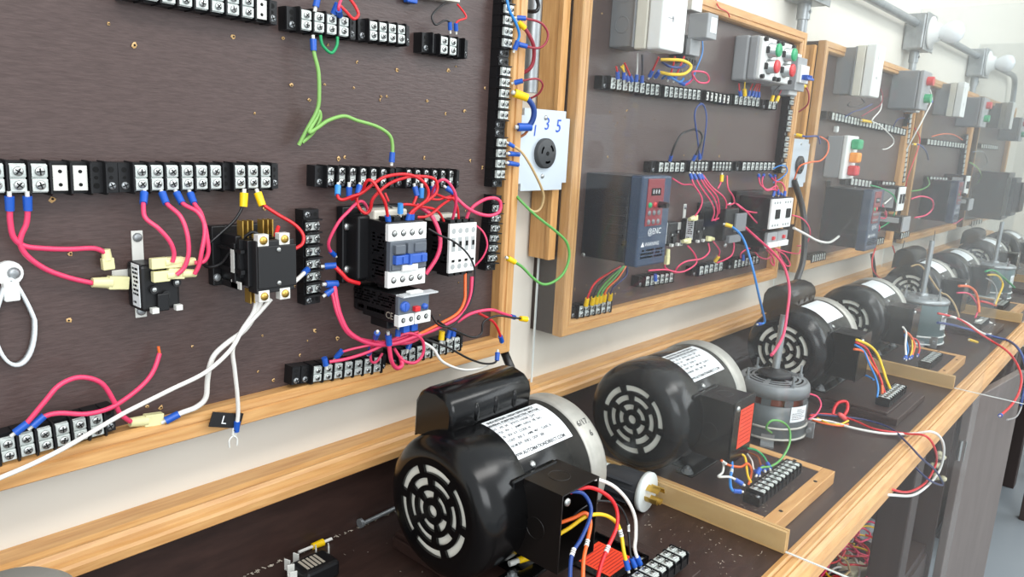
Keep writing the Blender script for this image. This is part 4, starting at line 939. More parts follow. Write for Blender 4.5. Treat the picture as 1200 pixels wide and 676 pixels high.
bstrip(1.885, -.371, .118, 'wwwwwwww', 'black terminal strip behind the second clear sheet', screws=False)
bstrip(2.46, -.375, .118, 'wwwwwwww', 'black terminal strip right behind the middle upright motor', screws=False)
bstrip(2.84, -.371, .118, 'wwwwwwww', 'black terminal strip behind the third clear sheet', screws=False)

T = thing('conduit_box_cover', 'loose black box cover with an orange label lying beside the nearest motor', 'box cover', mw=Matrix.Translation((.680, -.307, H+BT)))
b = MB(); b.box(-.036, .036, -.040, .036, .0004, .0025, bev=.0008); b.box(-.036, .036, -.040, -.038, .0004, .008); b.box(-.036, .036, .034, .036, .0004, .008); b.box(.034, .036, -.040, .036, .0004, .008); b.build('cover', BLK, T)
b = MB(); b.box(-.026, .026, -.027, .025, .0026, .0030)
for i in range(11): y = -.024+i*.0043; b.box(-.023, .023, y, y+.0011, .0030, .0032, m=1)
b.build('warning_label', [ORLAB, ORINK], T)
for xx, yy in ((-.031, .030), (.031, -.034)): b = MB(); screwhead(b, (xx, yy, .0025), (0, 0, 1), .0042, 0, 0); b.build('screw', STEEL, T)

T = thing('plug', 'black and white twist-lock plug with brass prongs lying by the birch divider', 'plug', mw=Matrix.Translation((.852, -.225, H+BZ+.0285)) @ Euler((0, 0, .07)).to_matrix().to_4x4())
b = MB(); b.lathe([(-.030, .0195), (-.026, .0215), (.018, .0245), (.028, .0250), (.030, .0250)], (0, 0, 0), (0, -1, 0), 40); b.box(-.0255, -.022, -.026, .024, -.006, .006, bev=.001)
for z in (-.0145, 0, .0145): b.box(-.024, .024, -.022, .020, z-.0006, z+.0006)
b.build('body', mat('charcoal_rubber', (52, 54, 58), .5), T)
TR = mat('milky_plastic', (212, 218, 216), .35)
b = MB(); b.lathe([(-.056, .008), (-.056, .024), (-.050, .0265), (-.046, .0265), (-.046, .020), (-.038, .020), (-.030, .0205)], (0, 0, 0), (0, -1, 0), 40); b.box(-.012, .012, .046, .060, .012, .022, bev=.002); b.box(-.012, .012, .046, .060, -.022, -.012, bev=.002); b.build('cord_clamp', TR, T)
b = MB(); b.lathe([(.0295, .025), (.0295, .0282), (.036, .0282), (.0365, .0275), (.0365, 0)], (0, 0, 0), (0, -1, 0), 40); b.build('prong_plate', TR, T)
for i in range(4):
    b = MB(); t = 2*PI*i/4+.5; c_ = Vector((.012*math.cos(t), 0, .012*math.sin(t)))
    for j in range(5):
        a0, a1 = t-.42+j*.17, t-.42+(j+1)*.17
        vs = [(r_*math.cos(a), y_, r_*math.sin(a)) for y_ in (-.0365, -.055) for r_ in (.0112, .0128) for a in (a0, a1)]
        b.add(vs, [(0, 1, 3, 2), (4, 6, 7, 5), (0, 4, 5, 1), (2, 3, 7, 6), (0, 2, 6, 4), (1, 5, 7, 3)])
    b.build('prong', BRASS, T)
for z in (.0, ): b = MB(); screwhead(b, (.012, .052, .022), (0, 0, 1), .003, 0, 0); b.build('screw', STEEL, T)

T = thing('crimp_splice', 'loose yellow crimp on a bit of white wire at the back of bench', 'crimp connector', mw=Matrix.Translation(WZ(367, 640, BZ+.004)))
a = (WZ(394, 633, BZ+.004)-WZ(358, 648, BZ+.004)); a.normalize()
b = MB(); b.cyl(a*-.020, a*.026, .0020, n=10); b.build('wire_stub', WINE['white'], T)
b = MB(); b.cyl(a*-.001, a*.014, .0040, .0046, n=14); b.build('sleeve', YEL, T)
T = thing('crimp_splice', 'loose yellow crimp lying on the foot of the nearest motor', 'crimp connector', mw=Matrix.Translation(WZ(612, 655, BT+.009)))
b = MB(); b.cyl((-.018, .004, 0), (-.006, .001, 0), .0034, n=12); b.build('tin_end', TIN, T)
b = MB(); b.cyl((-.006, .001, 0), (.012, -.003, 0), .0042, n=14); b.build('sleeve', YEL, T)
# relay lying on the bench
T = thing('bench_relay', 'small black relay with bent tin tabs lying on the bench, bottom edge', 'relay', mw=Matrix.Translation(WZ(362, 676, BZ)))
b = MB(); b.box(-.018, .026, -.024, .010, .001, .022, bev=.004); b.build('housing', BLKP, T)
b = MB(); scribble(b, .0223, -.012, .020, -.018, .004, 5, plane='y') if 0 else [b.box(-.012+.005*i, -.009+.005*i, -.016, .004, .0221, .0226) for i in range(5)]; b.build('print', MATS['pale_grey_print'], T)
for (xx, yy, rz) in ((-.012, .016, .3), (.026, .012, -.5), (-.024, -.004, 1.2)):
    b = MB(); b.T = Matrix.Translation((xx, yy, .010)) @ Euler((0, 0, rz)).to_matrix().to_4x4(); b.box(-.008, .008, -.004, .004, 0, .002, bev=.0005); b.box(-.008, -.0065, -.004, .004, 0, .014, bev=.0004); b.box(.0065, .008, -.004, .004, 0, .014, bev=.0004); b.build('tab', TIN, T)
T = thing('carriage_bolt', 'loose steel bolt lying behind the nearest motor', 'bolt', mw=Matrix.Translation(WZ(440, 607, BZ+.0045)))
b = MB(); b.cyl((-.022, 0, 0), (.05, .004, 0), .0028, n=12); b.build('shank', GREYS, T)
b = MB(); b.cyl((-.026, 0, 0.002), (-.022, 0, 0.002), .0062, n=16); b.build('head', GREYS, T)
b = MB(); p = WZ(15, 676, -.30); q = Vector((.118, -.26, H))
b.lathe([(BZ+.0005, .036), (BZ+.003, .038), (-.300, .038), (-.288, .035), (-.281, .026), (-.279, 0)], (.104, -.262, 0), (0, 0, 1), 48)
T = lone(b, 'capacitor_can', mat('grey_painted_can', (122, 122, 116), .45), 'top of a grey rounded can at the bottom left corner', 'capacitor')

# under the bench
def pile():
    rnd = random.Random(11); cols = ['pink', 'red', 'pink', 'yellow', 'pink', 'white', 'black', 'red', 'pink', 'grey', 'tan', 'pink', 'yellow', 'red', 'black', 'pink']
    b = MB(); ms = [WINE[c] for c in dict.fromkeys(cols)]; idx = {c: i for i, c in enumerate(dict.fromkeys(cols))}
    c = WZ(986, 655, -.915)
    for k in range(54):
        cl = cols[k % len(cols)]; r = rnd.uniform(.03, .085); cx = min(c.x+rnd.uniform(-.17, .13), 1.83); cy = c.y+rnd.uniform(-.03, .11); ph = rnd.uniform(0, 6.28); el = rnd.uniform(.4, 1)
        n_ = rnd.randint(7, 11); z0 = H-.932+rnd.uniform(0, .05)
        b.tube([(cx+r*math.cos(ph+i*.62)*1.2, min(cy+r*el*math.sin(ph+i*.62), -.03), z0+rnd.uniform(0, .02)) for i in range(n_)], .0024, 6, m=idx[cl])
    o = b.build('tangled_wires', ms); tag(o, 'tangle of pink, yellow and white wires on the shelf under the bench', 'wires', kind='stuff')
pile()
for (px, py, z, rz, lab, cat, m, sz) in ((985, 640, -.92, .3, 'dusty pale block among the tangled wires, farther one', 'plastic block', 'pale', (.05, .04, .03)), (1000, 668, -.917, -.4, 'dusty pale block among the tangled wires, nearer the frame edge', 'plastic block', 'pale', (.06, .045, .035))):
    p = WZ(px, py, z); b = MB(); b.box(-sz[0]/2, sz[0]/2, -sz[1]/2, sz[1]/2, -sz[2]/2, sz[2]/2, bev=.004); b.box(-sz[0]/2-.006, -sz[0]/2+.004, -.01, .01, -sz[2]/2, sz[2]/4, bev=.002)
    o = b.build('plastic_block', MATS.get('dusty_nylon') or mat('dusty_nylon', (196, 190, 160), .5)); o.matrix_basis = Matrix.Translation(Vector((p.x, p.y, H-.94+sz[2]/2+.001))) @ Euler((0, 0, rz)).to_matrix().to_4x4(); tag(o, lab, cat)
b = MB(); c = WZ(1014, 618, -.93); rnd = random.Random(5); n_ = 9; vs = []
for i in range(n_+1):
    for j in range(n_+1): vs.append((c.x-.09+.15*i/n_, min(c.y-.04+.10*j/n_, -.02), H-.938+.012*rnd.random()+.012*math.sin(i*.9)*math.cos(j*1.3)+.012))
b.add(vs, [(i*(n_+1)+j, (i+1)*(n_+1)+j, (i+1)*(n_+1)+j+1, i*(n_+1)+j+1) for i in range(n_) for j in range(n_)], 0, True)
o = b.build('plastic_bag', BAG); so = o.modifiers.new('s', 'SOLIDIFY'); so.thickness = .0006; tag(o, 'crumpled clear plastic bag on the shelf under the bench', 'plastic bag')
# cabinet door standing ajar
p0 = Vector((1.965, -.452)); p1 = Vector((2.36, -.502)); dv = (p1-p0); Ld = dv.length; an = math.atan2(dv.y, dv.x)
T = thing('cabinet_door', 'tall grey-brown cabinet door standing slightly ajar under the bench nosing', 'cabinet door', mw=Matrix.Translation((p0.x, p0.y, H-1.33)) @ Euler((0, 0, an)).to_matrix().to_4x4())
b = MB(); b.box(0, Ld, -.018, 0, 0, .775, bev=.002); b.build('door_leaf', GREYP, T)
for z in (.62, .10): b = MB(); b.cyl((-.004, -.010, z), (-.004, -.010, z+.05), .004, n=10); b.box(0, .004, -.0195, -.018, z, z+.05); b.build('hinge', STEEL, T)
for k, (px, py) in enumerate(((1105, 535), (1097, 547), (1101, 559))):
    d_ = ray(px, py); p = Vector((0, -D, H))+d_*(1.940/d_.x); b = MB(); rnd = random.Random(k)
    for i in range(5): c = p+Vector((rnd.uniform(-.003, .003), rnd.uniform(-.010, .010), rnd.uniform(-.006, .006))); b.lathe([(-.007, 0), (-.005, .005), (0, .008), (.005, .005), (.007, 0)], c, (rnd.random(), .3, rnd.random()), 10)
    o = b.build('foam_blob', MATS['dusty_nylon']); tag(o, ['uppermost', 'middle', 'lowest'][k]+' of three pale foam blobs on the dark partition under the bench', 'foam')
# side table far right
T = thing('side_table', 'dark table with oak edge seen under the far end of the bench', 'table', mw=Matrix.Translation((3.4, -.62, 0)))
def tp(mb, n, m): o = mb.build(n, m, T); o.matrix_parent_inverse = T.matrix_basis.inverted(); o.matrix_basis = Matrix.Identity(4); return o
b = MB(); b.box(3.05, 3.9, -.60, -.50, .62, .64); tp(b, 'table_top', BENCHP)
b = MB(); b.box(3.03, 3.05, -.60, -.50, .600, .645, bev=.003); tp(b, 'oak_edge', OAKY)
for x, y in ((3.3, -.58), (3.8, -.58), (3.3, -.52), (3.8, -.52)): b = MB(); b.box(x, x+.035, y-.015, y+.015, 0, .62, bev=.002); tp(b, 'leg', BENCHP)
# ------------------------------------------------------------------ wires
SL = {'b': (BLUE, .0034), 'y': (YEL, .0040), 'l': (mat('light_blue_sleeve', (60, 140, 214), .35), .0034), 'k': (BLKM, .0034), 'w': (WHT, .0028), 'Y': (YEL, .0034), 'n': (BLUE, .0026), 'm': (YEL, .0026)}
def wire(label, pts, color, r=.0018, y=-.066, y1=None, bulge=0, s0=None, s1=None, group=None, name='wire', cat='wire', marks=()):
    """pts: image points; y: depth at the first end, y1: at the last, bulge: how far the middle stands out"""
    y1 = y if y1 is None else y1
    L = [0]
    for a, b_ in zip(pts, pts[1:]): L.append(L[-1]+math.hypot(b_[0]-a[0], b_[1]-a[1]))
    P = []
    for p, l in zip(pts, L):
        if len(p) > 3: P.append(WZ(p[0], p[1], p[3])); continue
        t = l/L[-1]; yy = p[2] if len(p) > 2 else y+(y1-y)*t-bulge*math.sin(PI*t)
        P.append(W(p[0], p[1], yy))
    b = MB(); o0 = P[0].copy(); Q = b.tube([p-o0 for p in P], r, 8, sub=6)
    o = b.build(name, WINE[color]); o.matrix_basis = Matrix.Translation(o0); tag(o, label, cat, group)
    dist = (o0-Vector((0, -D, H))).length
    for s, seq in ((s0, Q), (s1, Q[::-1])):
        if not s: continue
        m, rr = SL[s]; rr = max(rr, r*1.5); a = seq[0]; acc = 0; dd = (seq[1]-seq[0]).normalized(); k = 1
        ln = rr*3.3
        e = a+dd*ln
        b = MB(); b.cyl(a, e, rr, rr*.92, n=12); b.build('crimp_sleeve', m, o)
        b = MB(); b.cyl(a-dd*.004, a+dd*.001, rr*.5, n=8); b.build('crimp_tongue', TIN, o)
    for t in marks:
        i = int(t*(len(Q)-1)); dd = (Q[min(i+1, len(Q)-1)]-Q[i]).normalized()
        b = MB(); b.cyl(Q[i]-dd*.004, Q[i]+dd*.004, r*1.15, n=12); b.cyl(Q[i]-dd*.0015, Q[i]-dd*.0008, r*1.18, n=12, m=1); b.cyl(Q[i]+dd*.0008, Q[i]+dd*.0015, r*1.18, n=12, m=1); b.build('wire_marker', [WHT, INK], o)
    return o
def sleeve(label, p0, p1, s, y=-.070):
    m, rr = SL[s]; a, e = W(*p0, y), W(*p1, y); b = MB(); b.cyl((0, 0, 0), e-a, rr, rr*.92, n=12); o = b.build('crimp_sleeve', m); o.matrix_basis = Matrix.Translation(a)
    b = MB(); d_ = (e-a).normalized(); b.cyl(-d_*.005, (0, 0, 0), rr*.55, n=8); b.build('crimp_tongue', TIN, o)
    return tag(o, label, 'wire terminal')
yt = -.068
# nearest board, left half
wire('short pink wire from the far left strip ending in a hanging connector', [(11, 230), (11.5, 245), (12, 260), (16, 278), (28, 288), (50, 291), (80, 292), (110, 291), (123, 296)], 'pink', .0022, yt, -.056, s0='b')
wire('long pink wire from the far left strip sweeping down right to a connector', [(32, 230), (32.5, 246), (31, 262), (25, 276), (24, 287), (33, 301), (55, 316), (83, 326), (110, 332)], 'pink', .0022, yt, -.056, s0='b')
wire('pink wire to the small relay, leftmost of its four', [(169, 226), (168, 244), (171, 256), (186, 268), (199, 283), (204, 297), (202, 307)], 'pink', .0020, yt, -.088, .01, s0='b')
wire('pink wire to the small relay, second of its four from the left', [(190, 226), (196, 239), (211, 253), (219, 273), (221, 296), (216, 313), (207, 322)], 'pink', .0020, yt, -.088, .012, s0='b')
wire('pink wire to the small relay, third of its four from the left', [(207, 226), (215, 239), (231, 248), (239, 261), (243, 281), (244, 296), (239, 306), (228, 308)], 'pink', .0020, yt, -.088, .012, s0='b')
wire('pink wire to the small relay, rightmost of its four', [(223, 227), (228, 239), (236, 251), (240, 271), (236, 296), (233, 311), (228, 321)], 'pink', .0020, yt, -.088, .014, s0='b')
wire('black wire in a yellow sleeve running down left from the long strip', [(286, 226), (284.5, 241), (275, 258), (259, 273), (245, 286), (240, 297, -.055)], 'black', .0014, yt, -.062, .004, s0='y')
wire('black wire curling left off the top of the power relay', [(305, 277), (298, 272), (290, 275), (273, 291), (260, 308), (245, 313), (238, 309, -.056)], 'black', .0015, -.098, -.060)
wire('red wire in a yellow sleeve looping right round the power relay', [(302, 226), (308, 239), (325, 251), (345, 263), (355, 275), (354, 286), (344, 292)], 'red', .0018, yt, -.100, s0='y')
wire('stub of red wire standing on top of the power relay', [(326, 266), (323, 276)], 'red', .002, -.095, -.105)
wire('long white wire sloping from the power relay to the lower left corner', [(301, 348), (297, 366), (284, 386), (270, 410), (241, 436), (201, 456), (161, 476), (140, 487), (77, 524), (35, 545), (0, 560), (-20, 570)], 'white', .0021, -.095, -.075)
wire('thick white wire from the power relay curling to a blue crimp near the rail', [(308, 348), (300, 366), (287, 386), (266, 402), (252, 415), (246, 428), (243, 446), (241, 466), (230, 477), (212, 484), (194, 493)], 'white', .0026, -.098, -.064, s1='b')
wire('white wire with black tape hanging straight down over the bottom rail', [(318, 350), (304, 366), (284, 388), (273, 408), (275, 433), (278, 461), (279, 484), (276.5, 505)], 'white', .0021, -.102, -.072, s1='b')
b = MB(); p = W(262, 492, -.072); b.T = Matrix.Translation(p) @ Euler((0, .32, 0)).to_matrix().to_4x4(); b.box(-.014, .014, -.001, .0004, -.0075, .0075, bev=.0003); b.cyl((.016, 0, -.010), (.016, 0, .008), .0034, n=12); b.text('L', .012, m=1, fn=lambda p: (p.x, -.0013, p.y)); b.T = Matrix.Identity(4)
o = b.build('tape_flag', [BLKM, INKW]); tag(o, 'black tape flag wrapped round the hanging white wire', 'tape')
p = W(273, 512, -.072); b = MB(); b.cyl((.001, 0, .010), (0, 0, .002), .0018, n=8); b.tube([(-.004, 0, -.010), (-.0042, 0, -.003), (0, 0, .001), (.0042, 0, -.003), (.004, 0, -.010)], .0011, 6)
o = b.build('fork_terminal', TIN); o.matrix_basis = Matrix.Translation(p); tag(o, 'bare fork terminal at the foot of the hanging white wire', 'wire terminal')
wire('pink wire arching up from the lower left strip to a pale connector', [(18, 507), (31, 496), (52, 471), (70, 451), (94, 442), (119, 449), (134, 471), (141, 485), (153, 494)], 'pink', .0022, -.070, -.064, .008, s0='b')
wire('pink wire from the lower left strip rising to a bare copper end', [(38, 499), (52, 488), (70, 484), (101, 485), (129, 478), (153, 463), (171, 447), (181, 432), (187, 414)], 'pink', .0022, -.070, -.058, .006, s0='b')
wire('bare copper end of the rising pink wire', [(187, 414), (185.5, 406)], 'orange', .0013, -.058, name='copper_strand', cat='wire end')
# nearest board, top
wire('green wire falling from the top strip to a knotted bend', [(367, 46), (368, 62), (373, 83), (374, 108), (372, 128), (360, 151), (350, 170)], 'lime', .0020, yt, -.060, .006, s0='b')
wire('green wire of the knot rising and running right to the round-screw strip', [(354, 167), (366, 156), (375, 140), (374, 130), (371, 138), (362, 155), (373, 149), (385, 141), (403, 136), (418, 141), (441, 148), (456, 158), (460, 171), (459, 190)], 'lime', .0020, -.060, -.070, .004, s1='b')
wire('short bright green jumper under the top strip', [(375.5, 41), (378, 53), (388, 62), (394.5, 54), (395.5, 43)], 'emerald', .0016, yt)
wire('red loop at the top strip, wider one', [(391, 16), (396, 6), (404, 12), (414, 22), (420, 17), (416, 7), (408, -4)], 'red', .0016, yt, yt, .01, s0='b')
wire('red wire at the top strip leaving the picture', [(398, 18), (397, 8), (401, -4)], 'pink', .0016, yt, yt, .01, s0='b')
sleeve('blue crimp sleeve at the top of the strip with the green wire', (370, 8), (373, -6), 'b')
wire('thin black wire looping below the pale top device', [(527.5, 35), (526.5, 26), (521, 24), (511, 29), (507, 24), (506.5, 18), (513, 10), (522, 3)], 'black', .0012, -.072, -.062, .006, s0='n')
wire('thin red wire bent to the right below the pale top device', [(534.5, 36), (534.5, 28), (538, 24), (546, 21), (544, 15), (536, 5)], 'red', .0012, -.072, -.062, .006, s0='n')
# tall strip at the right
wire('sky blue wire running down the tall right-hand strip', [(593, -6), (597, 12), (604, 26), (608.5, 40), (606, 50), (603, 58)], 'sky', .0018, -.076, -.074, .006, s1='b')
wire('maroon wire looping right over the gap, upper one', [(606, 21), (617, 22), (634, 27), (642, 39), (639, 51), (629, 56.5), (608, 52)], 'maroon', .0016, -.072, -.072, .02, s0='b', s1='b')
wire('thick maroon wire in a yellow sleeve beside the tall strip', [(607, 25), (617, 36), (625, 53), (625, 71), (620, 81), (608, 88, -.055)], 'maroon', .0026, -.072, -.060, .01, s0='y')
wire('maroon loop over the gap, lower one', [(603, 97), (620, 93), (631, 93), (636, 100), (631, 110), (620, 116)], 'maroon', .0014, -.072, -.068, .02, s0='b')
wire('thick blue wire bending down in front of the 1 3 5 outlet', [(603, 109), (617, 115), (625, 126), (625, 138), (619, 148), (607, 149)], 'blue', .0038, -.074, -.072, .012, s0='y', s1='b')
wire('short orange-brown wire passing behind the nearest frame', [(620, 150), (615, 157), (606, 162, -.058)], 'brown', .0018, -.068, -.058)
wire('black loop above the conduit beside the tall strip', [(617, 13, -.05), (628, 13), (631, 6), (627, -6)], 'black', .0026, -.055, -.05, .01)
wire('tan wire hanging from the tall strip in a long bend to the frame', [(596, 168), (610, 177), (620, 191), (628, 206), (634, 219), (637, 230), (634, 243), (627, 248), (618, 243), (603, 228, -.06)], 'tan', .0018, -.074, -.066, .02, s0='n')
wire('green wire sweeping wide across the gap from a yellow sleeve', [(595, 302.5), (611, 312), (624, 325), (636, 333), (649, 330), (661, 319), (667, 301), (664, 284), (652, 271.5), (636, 259), (625, 250), (611, 236), (603, 227, -.06)], 'green', .0020, -.076, -.066, .03, s0='y')
sleeve('blue crimp on the tall strip level with the outlet, upper one', (597, 180), (608, 181), 'b', -.074); sleeve('blue crimp on the tall strip level with the outlet, lower one', (596, 191), (607, 193), 'b', -.074)
# contactors
wire('red wire from the first terminal of the round-screw strip arching over the contactor', [(396, 218), (396, 231), (402, 234), (413, 230), (424, 226), (438, 215), (452, 207), (472, 204), (486, 206.6), (496, 213), (502, 223.5), (500, 234), (489, 243), (481, 250), (477, 262)], 'red', .0018, -.071, -.105, .02, s0='l', s1='b')
wire('red wire dipping behind the contactor then arching over it', [(421, 218), (418, 234), (422, 245), (429, 250), (434, 245), (436, 235), (442, 227), (455, 216), (470, 209.5), (485, 206.5), (507, 208.5), (512.5, 217), (511, 226), (504, 233), (495, 239), (484, 249), (482, 262)], 'red', .0018, -.071, -.105, .02, s0='b', s1='b')
wire('red wire hooked like a crook above the contactor', [(412, 234), (424, 225), (428, 215), (432, 211), (438, 214), (446, 227), (452, 240), (455.5, 263)], 'red', .0018, -.075, -.105, .02, s1='b')
wire('pink wire from upright strip up to the side of the contactor', [(392, 299), (386, 292), (386, 281), (397, 260), (408, 248), (418, 238), (424, 236), (429, 241), (433, 252)], 'pink', .0018, -.070, -.070, .014, s0='n')
wire('thin black wire above the contactor', [(452, 237), (457, 242), (464, 248)], 'black', .0010, -.072, -.08)
wire('short red wire off the sixth round-screw terminal', [(451, 226), (455.5, 236)], 'red', .0014, -.072, -.075)
sleeve('blue crimp on the second terminal of the round-screw strip', (409, 219), (409, 230), 'b', -.073)
wire('short red wire behind the blue-faced contactor', [(486, 219), (488, 229), (484, 240)], 'red', .0018, -.072, -.08, s0='b')
sleeve('light blue crimp on the slim contactor strip, second from its left', (494, 220), (493.5, 232), 'l', -.073); sleeve('blue crimp on the slim contactor strip, third from its left', (507, 218), (508, 229), 'b', -.073)
wire('magenta wire arching over to the slim contactor', [(505.5, 229), (509, 219), (515, 212), (522, 211), (529, 218), (534, 229), (534, 241), (530, 258)], 'pink', .0018, -.073, -.085, .02)
wire('pink wire in a big loop to the upright strip and back', [(523, 220), (531, 226), (536, 233), (547, 243), (560, 250), (574, 252.5), (585, 248), (586.5, 237.5), (581, 232.5), (570, 233), (557, 240), (550, 248), (546, 258)], 'pink', .0022, -.073, -.085, .02, s0='b')
wire('red wire from light blue crimp to the slim contactor', [(469, 250), (470, 241), (478, 239.5), (490, 241.5), (507, 244.5), (515, 250), (520, 259)], 'red', .0016, -.10, -.085, .008, s0='l')
wire('fat pink wire bowing between the two contactors', [(488, 240), (503, 250), (512, 265), (516, 283), (512, 301), (499, 321)], 'pink', .0026, -.085, -.10, .012)
wire('red wire sloping left from the slim contactor to the blue-faced one', [(532, 231), (518, 240), (509, 248), (498, 254), (483, 254)], 'red', .0016, -.08, -.10, .01)
wire('red wire running right under the magenta arch', [(512, 228), (523, 232), (531, 233), (536, 243), (537.5, 258)], 'red', .0016, -.075, -.085, .01)
wire('red wire crossing behind the arches', [(500, 232), (513, 234), (524, 231), (532, 229)], 'red', .0014, -.08, -.075, .005)
wire('thin pink wire beside the slim contactor on its right', [(558, 264), (567, 273), (571, 287), (566, 301), (556, 312)], 'pink', .0012, -.085, -.085, .01)
wire('black wire drooping across the slim contactor and back to the overload relay', [(502, 268), (516, 276), (530, 282), (542, 291), (551, 302), (556, 315), (556, 330), (554, 346), (548, 361), (535, 377), (525, 383), (513, 380), (506, 370)], 'black', .0012, -.11, -.12, .004)
wire('black wire leading right to a yellow crimp beyond the frame', [(513, 376), (525, 384), (535, 388), (553, 395), (564, 391), (567, 377), (583, 370), (600, 372), (617, 374)], 'black', .0014, -.10, -.10, .0, s1='y')
wire('orange-pink wire falling from the slim contactor', [(545, 320), (545, 336), (544, 353), (535, 368), (512, 381), (490, 392), (465, 402), (448, 400)], 'orange', .0020, -.085, -.085, .012)
wire('fat pink wire from the upright strip round to the slim contactor', [(382, 333), (391, 334), (394, 350), (399, 370), (410, 390), (433, 402), (460, 403), (487, 394), (513, 384), (540, 369), (551, 348), (553, 324)], 'pink', .0027, -.072, -.085, .016, s0='b')
wire('fat pink wire below the overload relay, second of the two side by side', [(382, 345), (389, 343), (396, 368), (409, 391), (433, 400), (471, 402), (487, 398), (497, 390)], 'pink', .0025, -.072, -.085, .010, s0='b')
wire('pink-red wire from upright strip to the side of the contactor', [(381, 312), (391, 312), (400, 320), (408, 328), (421, 332)], 'red', .0024, -.072, -.085, .004, s0='b')
wire('white wire in a blue crimp left of the upright strip', [(360, 316), (352, 324), (344, 331)], 'white', .0022, -.072, -.10, s0='b')
wire('pink wire looping round below the overload relay', [(462, 408), (472, 422), (486, 425), (495.5, 415), (495.5, 400), (486, 392), (475, 391), (462, 397), (435, 411), (408, 420), (386, 424)], 'pink', .0019, -.085, -.075, .016)
wire('pink wire hanging in a narrow U below the overload relay', [(455, 392), (458, 420), (464, 431), (471, 428), (469, 418)], 'pink', .0026, -.10, -.085, .006, s0='b')
wire('small pink U of wire on the bottom strip', [(434, 412), (435, 423), (441, 424), (448, 414)], 'pink', .0016, -.075)
wire('thin pink wire crossing to the left end of the bottom strip', [(394, 419), (402, 412), (430, 405), (460, 399), (490, 389)], 'pink', .0015, -.072, -.09, .012, s0='b')
wire('pink wire from under the overload relay to the bottom strip', [(442, 390), (438, 402), (432, 414)], 'pink', .0018, -.105, -.075, s0='b', s1='b')
sleeve('blue crimp under the overload relay, rightmost', (467, 386), (466, 394), 'b', -.105)
sleeve('blue crimp at the left end of the bottom strip', (382, 428), (380, 419), 'b', -.072)
sleeve('yellow crimp standing on the right bottom strip', (517, 398), (518, 388), 'y', -.074); sleeve('blue crimp right of the yellow one on the right bottom strip', (525, 396), (527, 387), 'b', -.074); sleeve('second blue crimp right of the yellow one, bottom strip', (531, 394), (532, 385), 'b', -.074)
sleeve('blue crimp on the bottom right strip, left of the white wire', (478, 409), (481, 400), 'b', -.074)
wire('white wire hanging below the bottom rail of the nearest board', [(496, 401), (508, 409), (519, 424), (541, 433), (560, 432), (572, 427)], 'white', .0018, -.085, -.085, .010)
wire('dark wire with a blue end hanging by the frame corner', [(497, 397), (512, 402), (527, 408), (549, 420), (568, 426), (581, 424), (583, 413)], 'black', .0014, -.085, -.085, .012, s1='b')
wire('pink wire reaching right past the frame to a blue crimp', [(536, 377), (553, 367), (575, 363), (588, 367), (603, 372)], 'pink', .0022, -.085, -.085, .010, s1='n')
wire('red-pink wire bending down to a blue crimp at the frame corner', [(561, 367), (577, 376), (584, 387), (588, 400)], 'red', .0018, -.085, -.085, .006, s1='b')
wire('thick black cord going down behind the nearest motor', [(588, 405, -.045), (596, 425), (606, 447), (618, 470)], 'black', .0062, -.055, -.10, name='black_cable', cat='cable')
# second board
for i, (a, c, e) in enumerate((((724, 92), (722, 78), 'red'), ((731, 93), (730, 76), 'yellow'), ((736, 94), (728, 78), 'yellow'), ((740.5, 95), (732, 74), 'red'), ((745.5, 96), (747, 62), 'white'), ((752, 97), (752.5, 64), 'black'))):
    wire('%s wire %s under the grey switch box, second board' % (e, ['at the far left', 'second from the left', 'third from the left', 'fourth from the left', 'dropping straight', 'beside the white one'][i]), [a, ((a[0]+c[0])/2+.5, (a[1]+c[1])/2), c], e, .0015, -.072, -.075, s0='b')
wire('thick yellow wire looping below the white switch cover', [(768, 90), (773, 85), (785, 87), (800, 87), (808, 82), (809, 76), (800, 71), (786, 70), (774, 70)], 'yellow', .0026, -.074, -.085, .03, s0='b')
wire('red wire slanting up to the white switch cover', [(761, 90), (766, 80), (772, 67)], 'red', .0018, -.072, -.09, s0='b')
wire('red wire up to the timer relay, left one', [(783, 93), (788, 80), (791, 66)], 'red', .0016, -.072, -.08, s0='b'); wire('red wire up to the timer relay, right one', [(790, 94), (796, 80), (802, 66)], 'red', .0016, -.072, -.08, s0='b')
wire('pink loop right of the timer relay', [(796, 96), (804, 99), (812, 92), (812, 84), (826, 85), (831, 92), (828, 97), (818, 96), (812, 88)], 'pink', .0016, -.072, -.085, .02, s0='b')
wire('blue wire curling up right of the timer relay', [(801, 99), (811, 92), (817, 78), (823, 62), (823, 48), (821, 41)], 'sky', .0014, -.072, -.06, .01, s0='b')
wire('blue wires bundled below the white switch cover', [(776, 92), (782, 88), (790, 93), (797, 96), (801, 92)], 'sky', .0020, -.074, -.078, .02)
wire('dark blue wire below the yellow loop', [(776, 73), (785, 78), (797, 79), (803, 76)], 'blue', .0020, -.085, -.085, .02)
for i, (a, c, e) in enumerate((((868, 112), (866, 98), 'red'), ((873, 112), (873, 96), 'yellow'), ((877, 113), (882, 98), 'red'), ((881, 113), (887, 98), 'red'), ((885, 114), (889, 98), 'red'), ((889, 114), (891, 98), 'red'))):
    wire('%s wire %s under the push-button box' % (e, ['leftmost', 'second from left', 'third from left', 'fourth from left', 'fifth from left', 'rightmost'][i]), [a, ((a[0]+c[0])/2-.5, (a[1]+c[1])/2), c], e, .0013, -.071, -.072, s0='y' if i == 1 else 'b')
wire('black wire from the tiny two-way block', [(904, 119), (908, 107), (915, 99)], 'black', .0014, -.070, -.070, s0='y'); wire('maroon wire from the tiny two-way block', [(910, 119), (915, 107), (920, 98)], 'maroon', .0014, -.070, -.070, s0='y')
wire('blue wire pair rising in a narrow arch below the top row, left leg', [(820, 186), (817, 160), (814, 135), (818, 124), (824, 122)], 'blue', .0015, -.072, -.070, .01, s0='b')
